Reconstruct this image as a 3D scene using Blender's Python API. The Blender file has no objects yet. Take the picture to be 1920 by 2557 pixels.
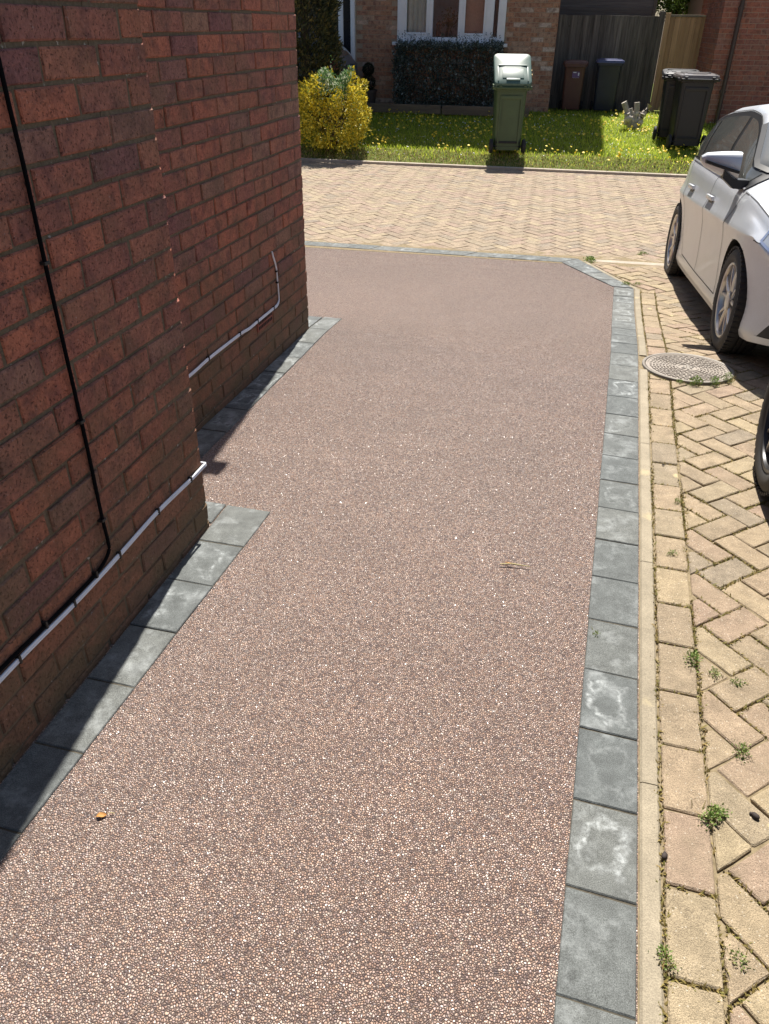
import bpy, bmesh, math, random
import numpy as np
from mathutils import Vector, Matrix, noise

random.seed(7)
rng = np.random.default_rng(7)
scene = bpy.context.scene
COL = scene.collection

# ------------------------------------------------------------------ camera, world, sun, exposure
cam_d = bpy.data.cameras.new('camera')
cam = bpy.data.objects.new('camera', cam_d)
COL.objects.link(cam)
scene.camera = cam
FPX = 1901.42
cam_d.sensor_fit = 'HORIZONTAL'
cam_d.sensor_width = 36.0
cam_d.lens = FPX / 1920.0 * 36.0
cam_d.clip_start = 0.05
cam_d.clip_end = 1000.0
CAM_H = 1.575
PITCH, ROLL = 0.573785, 0.013916
F_ = Vector((0, math.cos(PITCH), -math.sin(PITCH)))
R0 = Vector((1, 0, 0))
U0 = R0.cross(F_)
R_ = R0 * math.cos(ROLL) + U0 * math.sin(ROLL)
U_ = U0 * math.cos(ROLL) - R0 * math.sin(ROLL)
cam.matrix_world = Matrix(((R_.x, U_.x, -F_.x, 0), (R_.y, U_.y, -F_.y, 0), (R_.z, U_.z, -F_.z, CAM_H), (0, 0, 0, 1)))

SUN_EL, SUN_AZ = math.radians(60.0), math.radians(7.8)
world = bpy.data.worlds.new('World')
scene.world = world
world.use_nodes = True
wnt = world.node_tree
wnt.nodes.clear()
sky = wnt.nodes.new('ShaderNodeTexSky')
sky.sky_type = 'NISHITA'
sky.sun_disc = False
sky.sun_elevation = SUN_EL
sky.sun_rotation = SUN_AZ
sky.dust_density = 1.5
bg = wnt.nodes.new('ShaderNodeBackground')
bg.inputs['Strength'].default_value = 0.062
wo = wnt.nodes.new('ShaderNodeOutputWorld')
wnt.links.new(sky.outputs[0], bg.inputs[0])
wnt.links.new(bg.outputs[0], wo.inputs[0])

sun_d = bpy.data.lights.new('sun', 'SUN')
sun_d.energy = 5.0
sun_d.angle = math.radians(0.55)
sun_d.color = (1.0, 0.95, 0.87)
sun = bpy.data.objects.new('sun', sun_d)
COL.objects.link(sun)
sdir = Vector((math.sin(SUN_AZ) * math.cos(SUN_EL), math.cos(SUN_AZ) * math.cos(SUN_EL), math.sin(SUN_EL)))
sun.rotation_euler = (-sdir).to_track_quat('-Z', 'Y').to_euler()
sun.location = (0, 0, 30)

vs = scene.view_settings
vs.view_transform = 'Standard'
vs.look = 'None'
vs.exposure = 0.88
vs.gamma = 1.0
vs.use_curve_mapping = False

# ------------------------------------------------------------------ helpers: objects
def link(o, parent=None):
    COL.objects.link(o)
    if parent is not None:
        o.parent = parent
    return o

def mesh_obj(name, verts, faces, mats, parent=None, smooth=False, fmat=None, rnd=None, angle=None, loc=None):
    me = bpy.data.meshes.new(name)
    me.from_pydata([tuple(v) for v in verts], [], [tuple(f) for f in faces])
    if not isinstance(mats, (list, tuple)):
        mats = [mats]
    for m in mats:
        me.materials.append(m)
    if fmat is not None:
        me.polygons.foreach_set('material_index', np.asarray(fmat, dtype=np.int32))
    if smooth:
        me.polygons.foreach_set('use_smooth', np.ones(len(me.polygons), dtype=bool))
        if angle is not None:
            me.set_sharp_from_angle(angle=math.radians(angle))
    if rnd is not None:
        a = me.attributes.new('rnd', 'FLOAT', 'FACE')
        a.data.foreach_set('value', np.asarray(rnd, dtype=np.float32))
    me.update()
    o = bpy.data.objects.new(name, me)
    if loc is not None:
        o.location = loc
    return link(o, parent)

def tag(o, label=None, cat=None, group=None, kind=None):
    if label: o['label'] = label
    if cat: o['category'] = cat
    if group: o['group'] = group
    if kind: o['kind'] = kind
    return o

def thing(name, loc=(0, 0, 0), rotz=0.0, label=None, cat=None, group=None, kind=None):
    o = bpy.data.objects.new(name, None)
    o.empty_display_size = 0.1
    o.location = loc
    o.rotation_euler = (0, 0, rotz)
    link(o)
    return tag(o, label, cat, group, kind)

def copy_tree(o, parent=None):
    c = o.copy()
    COL.objects.link(c)
    if parent is not None:
        c.parent = parent
        c.matrix_parent_inverse = o.matrix_parent_inverse.copy()
    for ch in list(o.children):
        copy_tree(ch, c)
    return c

class MB:
    """collects polygons of one mesh"""
    def __init__(self):
        self.v, self.f, self.m, self.r = [], [], [], []
    def add(self, verts, faces, mi=0, r=0.0):
        b = len(self.v)
        self.v += [tuple(x) for x in verts]
        self.f += [tuple(i + b for i in f) for f in faces]
        self.m += [mi] * len(faces)
        self.r += [r] * len(faces)
    def box(self, c, s, mi=0, r=0.0, rot=None, bev=0.0):
        hx, hy, hz = s[0] / 2, s[1] / 2, s[2] / 2
        if bev <= 0:
            vs_ = [Vector((x, y, z)) for x in (-hx, hx) for y in (-hy, hy) for z in (-hz, hz)]
            fs = [(0, 1, 3, 2), (4, 6, 7, 5), (0, 4, 5, 1), (2, 3, 7, 6), (0, 2, 6, 4), (1, 5, 7, 3)]
        else:
            bm = bmesh.new()
            bmesh.ops.create_cube(bm, size=1.0)
            for v in bm.verts:
                v.co = Vector((v.co.x * s[0], v.co.y * s[1], v.co.z * s[2]))
            bmesh.ops.bevel(bm, geom=list(bm.edges), offset=min(bev, 0.45 * min(s)), segments=2, affect='EDGES', profile=0.6)
            bm.verts.index_update()
            vs_ = [v.co.copy() for v in bm.verts]
            fs = [tuple(v.index for v in f.verts) for f in bm.faces]
            bm.free()
        if rot is not None:
            vs_ = [rot @ v for v in vs_]
        c = Vector(c)
        self.add([v + c for v in vs_], fs, mi, r)
    def loft(self, rings, mi=0, cap0=True, cap1=True, r=0.0, closed=True):
        n = len(rings[0])
        vs_ = [p for ring in rings for p in ring]
        fs = []
        for i in range(len(rings) - 1):
            for j in range(n if closed else n - 1):
                k = (j + 1) % n
                fs.append((i * n + j, i * n + k, (i + 1) * n + k, (i + 1) * n + j))
        if cap0: fs.append(tuple(range(n - 1, -1, -1)))
        if cap1: fs.append(tuple((len(rings) - 1) * n + j for j in range(n)))
        self.add(vs_, fs, mi, r)
    def tube(self, pts, rad, seg=8, mi=0, r=0.0):
        pts = [Vector(p) for p in pts]
        rings = []
        for i, p in enumerate(pts):
            a = pts[max(i - 1, 0)]; b = pts[min(i + 1, len(pts) - 1)]
            t = (b - a).normalized()
            up = Vector((0, 0, 1)) if abs(t.z) < 0.9 else Vector((1, 0, 0))
            s = t.cross(up).normalized(); w = s.cross(t).normalized()
            rr = rad[i] if isinstance(rad, (list, tuple)) else rad
            rings.append([p + s * (rr * math.cos(k * 2 * math.pi / seg)) + w * (rr * math.sin(k * 2 * math.pi / seg)) for k in range(seg)])
        self.loft(rings, mi, r=r)
    def lathe(self, prof, seg=32, axis='Z', mi=0, r=0.0, closed=False, c=(0, 0, 0), caps=True):
        rings = []
        for (rad, h) in prof:
            ring = []
            for k in range(seg):
                a = k * 2 * math.pi / seg
                x, y = rad * math.cos(a), rad * math.sin(a)
                p = {'Z': (x, y, h), 'Y': (x, h, y), 'X': (h, x, y)}[axis]
                ring.append(Vector(p) + Vector(c))
            rings.append(ring)
        self.loft(rings, mi, cap0=caps and not closed, cap1=caps and not closed, r=r)
    def sphere(self, c, rad, seg=12, rings=8, mi=0, r=0.0, sc=(1, 1, 1)):
        rs = []
        for i in range(1, rings):
            th = math.pi * i / rings
            rs.append([Vector((c[0] + sc[0] * rad * math.sin(th) * math.cos(2 * math.pi * k / seg), c[1] + sc[1] * rad * math.sin(th) * math.sin(2 * math.pi * k / seg), c[2] - sc[2] * rad * math.cos(th))) for k in range(seg)])
        self.loft(rs, mi, r=r)
    def build(self, name, mats, parent=None, smooth=False, angle=35, loc=None):
        o = mesh_obj(name, self.v, self.f, mats, parent, smooth, self.m, self.r, angle if smooth else None, loc)
        return o

def fix_normals(o):
    bm = bmesh.new(); bm.from_mesh(o.data)
    bmesh.ops.recalc_face_normals(bm, faces=bm.faces)
    bm.to_mesh(o.data); bm.free()
    return o

# ------------------------------------------------------------------ helpers: materials
class NT:
    def __init__(self, name):
        self.mat = bpy.data.materials.new(name)
        self.mat.use_nodes = True
        self.t = self.mat.node_tree
        self.b = self.t.nodes['Principled BSDF']
    def n(self, typ, ins=None, **kw):
        nd = self.t.nodes.new(typ)
        for k, v in kw.items():
            setattr(nd, k, v)
        for k, v in (ins or {}).items():
            s = nd.inputs[k]
            if isinstance(v, bpy.types.NodeSocket):
                self.t.links.new(v, s)
            else:
                s.default_value = v
        return nd
    def set(self, **kw):
        for k, v in kw.items():
            s = self.b.inputs[k.replace('_', ' ')]
            if isinstance(v, bpy.types.NodeSocket):
                self.t.links.new(v, s)
            else:
                s.default_value = (v[0], v[1], v[2], 1.0) if isinstance(v, tuple) and len(v) == 3 else v
        return self
    def pos(self):
        return self.n('ShaderNodeNewGeometry').outputs['Position']
    def objco(self):
        return self.n('ShaderNodeTexCoord').outputs['Object']
    def noise(self, co, scale, detail=4.0, rough=0.6, w=None):
        nd = self.n('ShaderNodeTexNoise', {'Vector': co, 'Scale': scale, 'Detail': detail, 'Roughness': rough})
        return nd.outputs['Fac']
    def vor(self, co, scale, feature='F1', rnd=1.0):
        return self.n('ShaderNodeTexVoronoi', {'Vector': co, 'Scale': scale, 'Randomness': rnd}, feature=feature)
    def ramp(self, fac, stops, interp='LINEAR'):
        nd = self.n('ShaderNodeValToRGB', {'Fac': fac})
        cr = nd.color_ramp
        cr.interpolation = interp
        while len(cr.elements) < len(stops):
            cr.elements.new(0.5)
        for e, (p, c) in zip(cr.elements, stops):
            e.position = p
            e.color = (c[0], c[1], c[2], 1) if isinstance(c, (tuple, list)) else (c, c, c, 1)
        return nd.outputs['Color']
    def mix(self, fac, a, b, mode='MIX'):
        nd = self.n('ShaderNodeMix', data_type='RGBA', blend_type=mode)
        for s, v in ((nd.inputs[0], fac), (nd.inputs[6], a), (nd.inputs[7], b)):
            if isinstance(v, bpy.types.NodeSocket):
                self.t.links.new(v, s)
            elif isinstance(v, (tuple, list)):
                s.default_value = (v[0], v[1], v[2], 1)
            else:
                s.default_value = v
        return nd.outputs[2]
    def math(self, op, a, b=0.0, clamp=False):
        nd = self.n('ShaderNodeMath', operation=op, use_clamp=clamp)
        for s, v in ((nd.inputs[0], a), (nd.inputs[1], b)):
            if isinstance(v, bpy.types.NodeSocket):
                self.t.links.new(v, s)
            else:
                s.default_value = v
        return nd.outputs[0]
    def maprange(self, v, a, b, c=0.0, d=1.0):
        nd = self.n('ShaderNodeMapRange', {'Value': v, 'From Min': a, 'From Max': b, 'To Min': c, 'To Max': d})
        return nd.outputs[0]
    def rnd(self):
        """per-piece random: object random plus the face attribute of joined pieces"""
        a = self.n('ShaderNodeAttribute', attribute_name='rnd').outputs['Fac']
        o = self.n('ShaderNodeObjectInfo').outputs['Random']
        return self.math('FRACT', self.math('ADD', a, o))
    def bump(self, h, strength=0.5, dist=0.005, normal=None):
        ins = {'Height': h, 'Strength': strength, 'Distance': dist}
        if normal is not None: ins['Normal'] = normal
        return self.n('ShaderNodeBump', ins).outputs['Normal']

def simple(name, col, rough=0.6, metal=0.0, var=0.15, scale=8.0, bump=0.0, spec=0.5, coat=0.0):
    m = NT(name)
    co = m.pos()
    nz = m.noise(co, scale, 5.0)
    c = m.mix(1.0, col, m.ramp(nz, [(0.25, 1.0 - var), (0.75, 1.0 + var)]), 'MULTIPLY')
    m.set(Base_Color=c, Roughness=rough, Metallic=metal)
    m.b.inputs['Specular IOR Level'].default_value = spec
    m.b.inputs['Coat Weight'].default_value = coat
    if bump > 0:
        m.set(Normal=m.bump(m.noise(co, scale * 12, 3.0), bump, 0.003))
    return m.mat

def mat_resin():
    m = NT('resin_bound_gravel')
    co = m.pos()
    co = m.n('ShaderNodeVectorMath', {0: co, 1: m.n('ShaderNodeVectorMath', {0: m.n('ShaderNodeTexNoise', {'Vector': co, 'Scale': 90.0, 'Detail': 1.0}).outputs['Color'], 'Scale': 0.0045}, operation='SCALE').outputs[0]}, operation='ADD').outputs[0]
    v = m.vor(co, 196.0)
    hue = m.n('ShaderNodeSeparateColor', {'Color': v.outputs['Color']}).outputs
    base = m.ramp(hue[0], [(0.0, (0.140, 0.105, 0.104)), (0.18, (0.31, 0.200, 0.160)), (0.38, (0.50, 0.325, 0.240)), (0.58, (0.57, 0.400, 0.300)),
                           (0.72, (0.48, 0.355, 0.320)), (0.88, (0.57, 0.430, 0.345)), (1.0, (0.60, 0.49, 0.41))])
    big = m.noise(co, 1.3, 4.0)
    base = m.mix(1.0, base, m.ramp(m.math('ADD', m.math('MULTIPLY', big, 0.6), m.math('MULTIPLY', m.noise(co, 6.5, 5.0, 0.65), 0.4)), [(0.33, (0.84, 0.83, 0.83)), (0.67, (1.14, 1.12, 1.11))]), 'MULTIPLY')
    edge = m.vor(co, 196.0, 'DISTANCE_TO_EDGE').outputs['Distance']
    gap = m.maprange(edge, 0.03, 0.27)
    base = m.mix(gap, (0.085, 0.056, 0.046), base)
    dome = m.math('POWER', m.maprange(edge, 0.0, 0.45), 0.6)
    tilt = m.math('MULTIPLY', hue[1], 0.75)
    h = m.math('ADD', dome, tilt)
    m.set(Base_Color=base, Roughness=m.maprange(hue[2], 0.0, 1.0, 0.16, 0.42), Normal=m.bump(h, 1.0, 0.0036))
    m.b.inputs['Specular IOR Level'].default_value = 0.7
    m.b.inputs['Coat Weight'].default_value = 0.20
    m.b.inputs['Coat Roughness'].default_value = 0.30
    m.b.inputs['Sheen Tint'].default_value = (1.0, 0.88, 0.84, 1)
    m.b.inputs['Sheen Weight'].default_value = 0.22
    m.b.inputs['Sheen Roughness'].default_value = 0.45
    m.t.links.new(m.bump(h, 0.35, 0.003), m.b.inputs['Coat Normal'])
    return m.mat

def mat_paver():
    m = NT('charcoal_paver')
    co = m.pos()
    r = m.rnd()
    oc = m.objco()
    fine = m.noise(co, 420.0, 2.0, 0.7)
    mid = m.noise(co, 22.0, 5.0, 0.62)
    c = m.mix(1.0, (0.108, 0.116, 0.113), m.ramp(fine, [(0.3, 0.50), (0.5, 1.0), (0.72, 1.60)]), 'MULTIPLY')
    c = m.mix(1.0, c, m.ramp(mid, [(0.25, 0.66), (0.75, 1.34)]), 'MULTIPLY')
    c = m.mix(1.0, c, m.ramp(r, [(0.0, (0.86, 0.88, 0.9)), (1.0, (1.15, 1.12, 1.08))]), 'MULTIPLY')
    # pale lime bloom: broken rings and smears near the middle of each slab
    sx = m.n('ShaderNodeSeparateXYZ', {'Vector': oc}).outputs
    dx = m.math('ABSOLUTE', m.math('MULTIPLY', sx[0], 21.0)); dy = m.math('ABSOLUTE', m.math('MULTIPLY', sx[1], 13.5))
    d = m.math('MAXIMUM', dx, dy)
    warp = m.math('MULTIPLY', m.math('SUBTRACT', m.noise(co, 11.0, 3.0), 0.5), 2.4)
    d = m.math('ADD', d, warp)
    ring = m.math('SUBTRACT', 1.0, m.math('MULTIPLY', m.math('ABSOLUTE', m.math('SUBTRACT', d, 0.85)), 3.4), True)
    blotch = m.maprange(m.noise(co, 7.0, 3.0, 0.5), 0.36, 0.58)
    scr = m.maprange(m.noise(co, 60.0, 4.0, 0.7), 0.35, 0.62)
    gate = m.maprange(m.math('FRACT', m.math('MULTIPLY', r, 7.31)), 0.35, 0.8)
    st = m.math('MULTIPLY', m.math('MULTIPLY', m.math('MULTIPLY', ring, gate), 0.68), m.math('MULTIPLY', blotch, scr), True)
    sm = m.math('MULTIPLY', m.maprange(m.noise(co, 9.0, 6.0, 0.7), 0.52, 0.74), 0.40)
    st = m.math('MAXIMUM', st, sm)
    c = m.mix(st, c, (0.50, 0.53, 0.53))
    m.set(Base_Color=c, Roughness=0.78, Normal=m.bump(m.math('ADD', fine, m.math('MULTIPLY', mid, 0.8)), 0.45, 0.003))
    m.b.inputs['Specular IOR Level'].default_value = 0.35
    return m.mat

def mat_block(name, tint):
    m = NT(name)
    co = m.pos()
    r = m.rnd()
    c = m.ramp(r, [(0.0, (0.248, 0.202, 0.145)), (0.3, (0.298, 0.240, 0.165)), (0.55, (0.270, 0.205, 0.155)), (0.78, (0.318, 0.262, 0.172)), (1.0, (0.230, 0.195, 0.150))])
    fine = m.noise(co, 380.0, 2.0, 0.7)
    c = m.mix(1.0, c, tint, 'MULTIPLY')
    c = m.mix(1.0, c, m.ramp(fine, [(0.3, 0.55), (0.5, 1.0), (0.72, 1.45)]), 'MULTIPLY')
    c = m.mix(1.0, c, m.ramp(m.noise(co, 16.0, 6.0, 0.7), [(0.25, 0.66), (0.75, 1.30)]), 'MULTIPLY')
    sp = m.vor(co, 130.0)
    spm = m.maprange(sp.outputs['Distance'], 0.16, 0.30, 1.0, 0.0)
    sel = m.maprange(m.n('ShaderNodeSeparateColor', {'Color': sp.outputs['Color']}).outputs[0], 0.72, 0.80)
    c = m.mix(m.math('MULTIPLY', m.math('MULTIPLY', spm, sel), 0.5), c, (0.66, 0.60, 0.50))
    li = m.vor(co, 9.0)
    lim = m.math('MULTIPLY', m.maprange(m.math('ADD', li.outputs['Distance'], m.math('MULTIPLY', m.noise(co, 60.0, 3.0), 0.2)), 0.22, 0.30, 1.0, 0.0),
                 m.maprange(m.n('ShaderNodeSeparateColor', {'Color': li.outputs['Color']}).outputs[1], 0.80, 0.86))
    c = m.mix(m.math('MULTIPLY', lim, 0.65), c, (0.60, 0.50, 0.28))
    dirt = m.maprange(m.noise(co, 4.5, 6.0, 0.65), 0.5, 0.72)
    c = m.mix(m.math('MULTIPLY', dirt, 0.4), c, (0.24, 0.20, 0.13))
    m.set(Base_Color=c, Roughness=0.9, Normal=m.bump(m.math('ADD', fine, m.math('MULTIPLY', m.noise(co, 70.0, 4.0, 0.7), 1.2)), 0.8, 0.0045))
    m.b.inputs['Specular IOR Level'].default_value = 0.25
    return m.mat

def mat_concrete(name, col, sp=0.5):
    m = NT(name)
    co = m.pos()
    r = m.rnd()
    fine = m.noise(co, 300.0, 2.0, 0.7)
    c = m.mix(1.0, col, m.ramp(fine, [(0.3, 0.75), (0.75, 1.22)]), 'MULTIPLY')
    c = m.mix(1.0, c, m.ramp(m.noise(co, 11.0, 6.0, 0.7), [(0.25, 0.76), (0.75, 1.18)]), 'MULTIPLY')
    c = m.mix(1.0, c, m.ramp(r, [(0.0, 0.92), (1.0, 1.08)]), 'MULTIPLY')
    li = m.vor(co, 6.0)
    lm = m.maprange(m.math('ADD', li.outputs['Distance'], m.math('MULTIPLY', m.noise(co, 70.0, 4.0), 0.25)), 0.22, 0.34, 1.0, 0.0)
    c = m.mix(m.math('MULTIPLY', lm, sp), c, (0.48, 0.40, 0.24))
    m.set(Base_Color=c, Roughness=0.9, Normal=m.bump(fine, 0.5, 0.003))
    m.b.inputs['Specular IOR Level'].default_value = 0.25
    return m.mat

def mat_soil(name, c0, c1, scale=40.0):
    m = NT(name)
    co = m.pos()
    f = m.noise(co, scale, 6.0, 0.7)
    m.set(Base_Color=m.ramp(f, [(0.3, c0), (0.7, c1)]), Roughness=0.95, Normal=m.bump(f, 0.6, 0.006))
    m.b.inputs['Specular IOR Level'].default_value = 0.15
    return m.mat

def mat_brick(name, stops, lichen=0.5, low=0.0, pits=1.0):
    m = NT(name)
    co = m.pos()
    r = m.rnd()
    c = m.ramp(r, stops)
    oc = m.objco()
    # fired darker heart on some bricks, sandy creased face
    n1 = m.noise(co, 17.0, 3.0, 0.5)
    c = m.mix(m.math('MULTIPLY', m.maprange(n1, 0.47, 0.68), 0.6), c, (0.125, 0.054, 0.052))
    n2 = m.noise(co, 70.0, 5.0, 0.7)
    c = m.mix(1.0, c, m.ramp(n2, [(0.25, 0.64), (0.75, 1.32)]), 'MULTIPLY')
    pit = m.math('MAXIMUM', m.maprange(m.noise(co, 150.0, 3.0, 0.6), 0.32, 0.41, 1.0, 0.0), m.maprange(m.noise(co, 62.0, 4.0, 0.65), 0.27, 0.36, 1.0, 0.0))
    c = m.mix(m.math('MULTIPLY', pit, 0.58 * pits), c, (0.030, 0.014, 0.012))
    li = m.maprange(m.noise(co, 5.5, 5.0, 0.6), 0.44, 0.68)
    if low > 0:
        z = m.n('ShaderNodeSeparateXYZ', {'Vector': co}).outputs[2]
        li = m.math('ADD', m.math('MULTIPLY', li, lichen), m.math('MULTIPLY', m.maprange(z, 0.05, 0.75, 1.0, 0.0), low), True)
    else:
        li = m.math('MULTIPLY', li, lichen)
    c = m.mix(li, c, m.mix(n2, (0.110, 0.074, 0.042), (0.225, 0.148, 0.085)))
    wf = m.maprange(m.noise(co, 120.0, 2.0, 0.5), 0.68, 0.76)
    c = m.mix(m.math('MULTIPLY', wf, 0.35), c, (0.42, 0.40, 0.36))
    h = m.math('ADD', m.math('MULTIPLY', pit, -0.7), m.math('ADD', n2, m.math('MULTIPLY', n1, 0.4)))
    m.set(Base_Color=c, Roughness=0.9, Normal=m.bump(h, 1.0, 0.006))
    m.b.inputs['Specular IOR Level'].default_value = 0.3
    return m.mat

def mat_mortar(name, c0, c1):
    m = NT(name)
    co = m.pos()
    f = m.noise(co, 90.0, 5.0, 0.7)
    c = m.ramp(f, [(0.3, c0), (0.7, c1)])
    wf = m.maprange(m.noise(co, 45.0, 3.0, 0.6), 0.66, 0.72)
    c = m.mix(m.math('MULTIPLY', wf, 0.7), c, (0.5, 0.48, 0.43))
    m.set(Base_Color=c, Roughness=0.95, Normal=m.bump(f, 0.8, 0.006))
    m.b.inputs['Specular IOR Level'].default_value = 0.15
    return m.mat

def mat_leaf(name, stops, trans=0.25, rough=0.5):
    m = NT(name)
    r = m.n('ShaderNodeNewGeometry').outputs['Random Per Island']
    c = m.ramp(r, stops)
    m.set(Base_Color=c, Roughness=rough)
    m.b.inputs['Specular IOR Level'].default_value = 0.35
    tr = m.n('ShaderNodeBsdfTranslucent', {'Color': c})
    mx = m.n('ShaderNodeMixShader', {0: trans})
    m.t.links.new(m.b.outputs[0], mx.inputs[1])
    m.t.links.new(tr.outputs[0], mx.inputs[2])
    m.t.links.new(mx.outputs[0], m.t.nodes['Material Output'].inputs['Surface'])
    return m.mat

def mat_wood(name, c0, c1, axis_scale=(30, 30, 1.5), rough=0.85):
    m = NT(name)
    co = m.pos()
    r = m.rnd()
    mp = m.n('ShaderNodeMapping', {'Vector': co, 'Scale': axis_scale})
    f = m.noise(mp.outputs[0], 1.0, 6.0, 0.7)
    c = m.ramp(f, [(0.28, c0), (0.72, c1)])
    c = m.mix(1.0, c, m.ramp(r, [(0.0, 0.72), (1.0, 1.25)]), 'MULTIPLY')
    kn = m.vor(co, 6.0).outputs['Distance']
    c = m.mix(m.math('MULTIPLY', m.maprange(kn, 0.03, 0.09, 1.0, 0.0), 0.7), c, (0.03, 0.02, 0.012))
    m.set(Base_Color=c, Roughness=rough, Normal=m.bump(f, 0.4, 0.003))
    return m.mat

def mat_car_paint(name, col, metal=0.55, rough=0.32):
    m = NT(name)
    co = m.pos()
    fl = m.vor(co, 900.0)
    c = m.mix(1.0, col, m.ramp(m.n('ShaderNodeSeparateColor', {'Color': fl.outputs['Color']}).outputs[0], [(0.0, 0.9), (1.0, 1.08)]), 'MULTIPLY')
    dust = m.maprange(m.noise(co, 5.0, 6.0, 0.7), 0.45, 0.75)
    c = m.mix(m.math('MULTIPLY', dust, 0.14), c, (0.34, 0.29, 0.22))
    m.set(Base_Color=c, Metallic=metal, Roughness=rough)
    m.b.inputs['Coat Weight'].default_value = 0.35
    m.b.inputs['Coat Roughness'].default_value = 0.08
    return m.mat

def mat_glass(name, col, rough=0.03):
    m = NT(name)
    co = m.pos()
    sm = m.noise(co, 9.0, 5.0, 0.7)
    m.set(Base_Color=col, Roughness=m.maprange(sm, 0.3, 0.8, rough, rough + 0.10))
    m.b.inputs['Specular IOR Level'].default_value = 0.9
    m.b.inputs['Coat Weight'].default_value = 0.6
    m.b.inputs['Coat Roughness'].default_value = 0.02
    return m.mat

MT = {}
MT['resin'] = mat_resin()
MT['paver'] = mat_paver()
MT['block'] = mat_block('buff_block_paver', (1.13, 1.10, 1.07))
MT['road_block'] = mat_block('pinkish_grey_block_paver', (1.09, 1.06, 1.09))
MT['edging'] = mat_concrete('beige_concrete', (0.300, 0.258, 0.190))
MT['kerbstone'] = mat_concrete('kerb_concrete', (0.42, 0.36, 0.29), 0.25)
MT['joint'] = mat_soil('joint_sand', (0.045, 0.040, 0.030), (0.12, 0.105, 0.080), 60.0)
MT['moss_soil'] = mat_soil('mossy_joint_soil', (0.13, 0.102, 0.060), (0.30, 0.24, 0.150), 45.0)
MT['soil'] = mat_soil('garden_soil', (0.06, 0.045, 0.03), (0.16, 0.12, 0.08), 25.0)
MT['turf'] = mat_soil('turf_soil', (0.07, 0.10, 0.018), (0.16, 0.19, 0.042), 30.0)
MT['brick'] = mat_brick('red_brick', [(0.0, (0.41, 0.142, 0.090)), (0.2, (0.48, 0.165, 0.095)), (0.45, (0.34, 0.130, 0.092)), (0.65, (0.43, 0.172, 0.105)), (0.86, (0.25, 0.105, 0.098)), (1.0, (0.35, 0.185, 0.120))], 0.48, 0.72)
MT['mortar'] = mat_mortar('grey_mortar', (0.125, 0.096, 0.062), (0.215, 0.165, 0.112))
MT['far_brick'] = mat_brick('buff_orange_brick', [(0.0, (0.46, 0.235, 0.140)), (0.3, (0.54, 0.295, 0.180)), (0.55, (0.42, 0.215, 0.140)), (0.8, (0.50, 0.310, 0.205)), (0.93, (0.58, 0.40, 0.29)), (1.0, (0.68, 0.58, 0.50))], 0.3, 0.0, 0.4)
MT['far_mortar'] = mat_mortar('pale_mortar', (0.30, 0.225, 0.16), (0.46, 0.36, 0.27))
MT['garage_brick'] = mat_brick('soft_red_brick', [(0.0, (0.40, 0.150, 0.105)), (0.4, (0.46, 0.175, 0.120)), (0.75, (0.35, 0.135, 0.105)), (1.0, (0.40, 0.190, 0.145))], 0.2, 0.0, 0.3)
MT['garage_mortar'] = mat_mortar('pinkish_mortar', (0.38, 0.25, 0.20), (0.50, 0.36, 0.30))
MT['white_upvc'] = simple('white_upvc', (0.78, 0.80, 0.82), 0.35, 0, 0.05)
MT['window_glass'] = mat_glass('window_glass', (0.045, 0.050, 0.055))
MT['black_door'] = simple('black_door_paint', (0.012, 0.014, 0.018), 0.25, 0, 0.1)
MT['curtain'] = simple('curtain_cloth', (0.72, 0.72, 0.64), 0.9, 0, 0.12)
MT['blind'] = simple('terracotta_blind', (0.60, 0.33, 0.24), 0.9, 0, 0.12, 30)  # brick tone painted in for the reflection seen in the right pane
MT['dark_room'] = simple('room_grey', (0.62, 0.62, 0.64), 0.9)
MT['roof_tile'] = simple('roof_tile', (0.12, 0.07, 0.055), 0.85, 0, 0.3, 6, 0.3)
MT['dark_fence'] = mat_wood('weathered_dark_board', (0.034, 0.029, 0.024), (0.25, 0.215, 0.175))
MT['gate_wood'] = mat_wood('tan_gate_board', (0.34, 0.205, 0.100), (0.62, 0.40, 0.215))
MT['shed_wood'] = mat_wood('grey_shed_board', (0.085, 0.076, 0.074), (0.21, 0.195, 0.185), (1.5, 1.5, 30))
MT['sleeper'] = mat_wood('timber_border', (0.10, 0.075, 0.05), (0.20, 0.15, 0.10), (2, 2, 20))
MT['dead_wood'] = mat_wood('grey_stump_wood', (0.32, 0.27, 0.22), (0.72, 0.65, 0.56), (20, 20, 6))
MT['bark'] = mat_wood('bark', (0.05, 0.035, 0.022), (0.12, 0.085, 0.055))
MT['cable_grey'] = simple('pale_grey_cable', (0.74, 0.77, 0.82), 0.35, 0, 0.08, 20)
MT['cable_black'] = simple('black_cable', (0.004, 0.004, 0.005), 0.9, 0, 0.1, 8.0, 0.0, 0.1)
MT['clip'] = simple('black_clip', (0.01, 0.01, 0.01), 0.5)
MT['terracotta'] = simple('terracotta_vent', (0.24, 0.075, 0.05), 0.85, 0, 0.2, 30)
MT['void'] = simple('black_void', (0.004, 0.004, 0.004), 0.9)
MT['iron'] = simple('worn_cast_iron', (0.255, 0.222, 0.188), 0.62, 0.15, 0.22, 30, 0.3)
MT['iron_rim'] = simple('cast_iron_rim', (0.20, 0.178, 0.152), 0.6, 0.2, 0.25, 20, 0.3)
MT['bin_green'] = simple('green_bin_plastic', (0.055, 0.090, 0.036), 0.48, 0, 0.15, 5)
MT['bin_green_lid'] = simple('teal_green_lid_plastic', (0.050, 0.105, 0.085), 0.46, 0, 0.2, 9)
MT['bin_black'] = simple('black_bin_plastic', (0.010, 0.010, 0.012), 0.5, 0, 0.15, 5)
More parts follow.
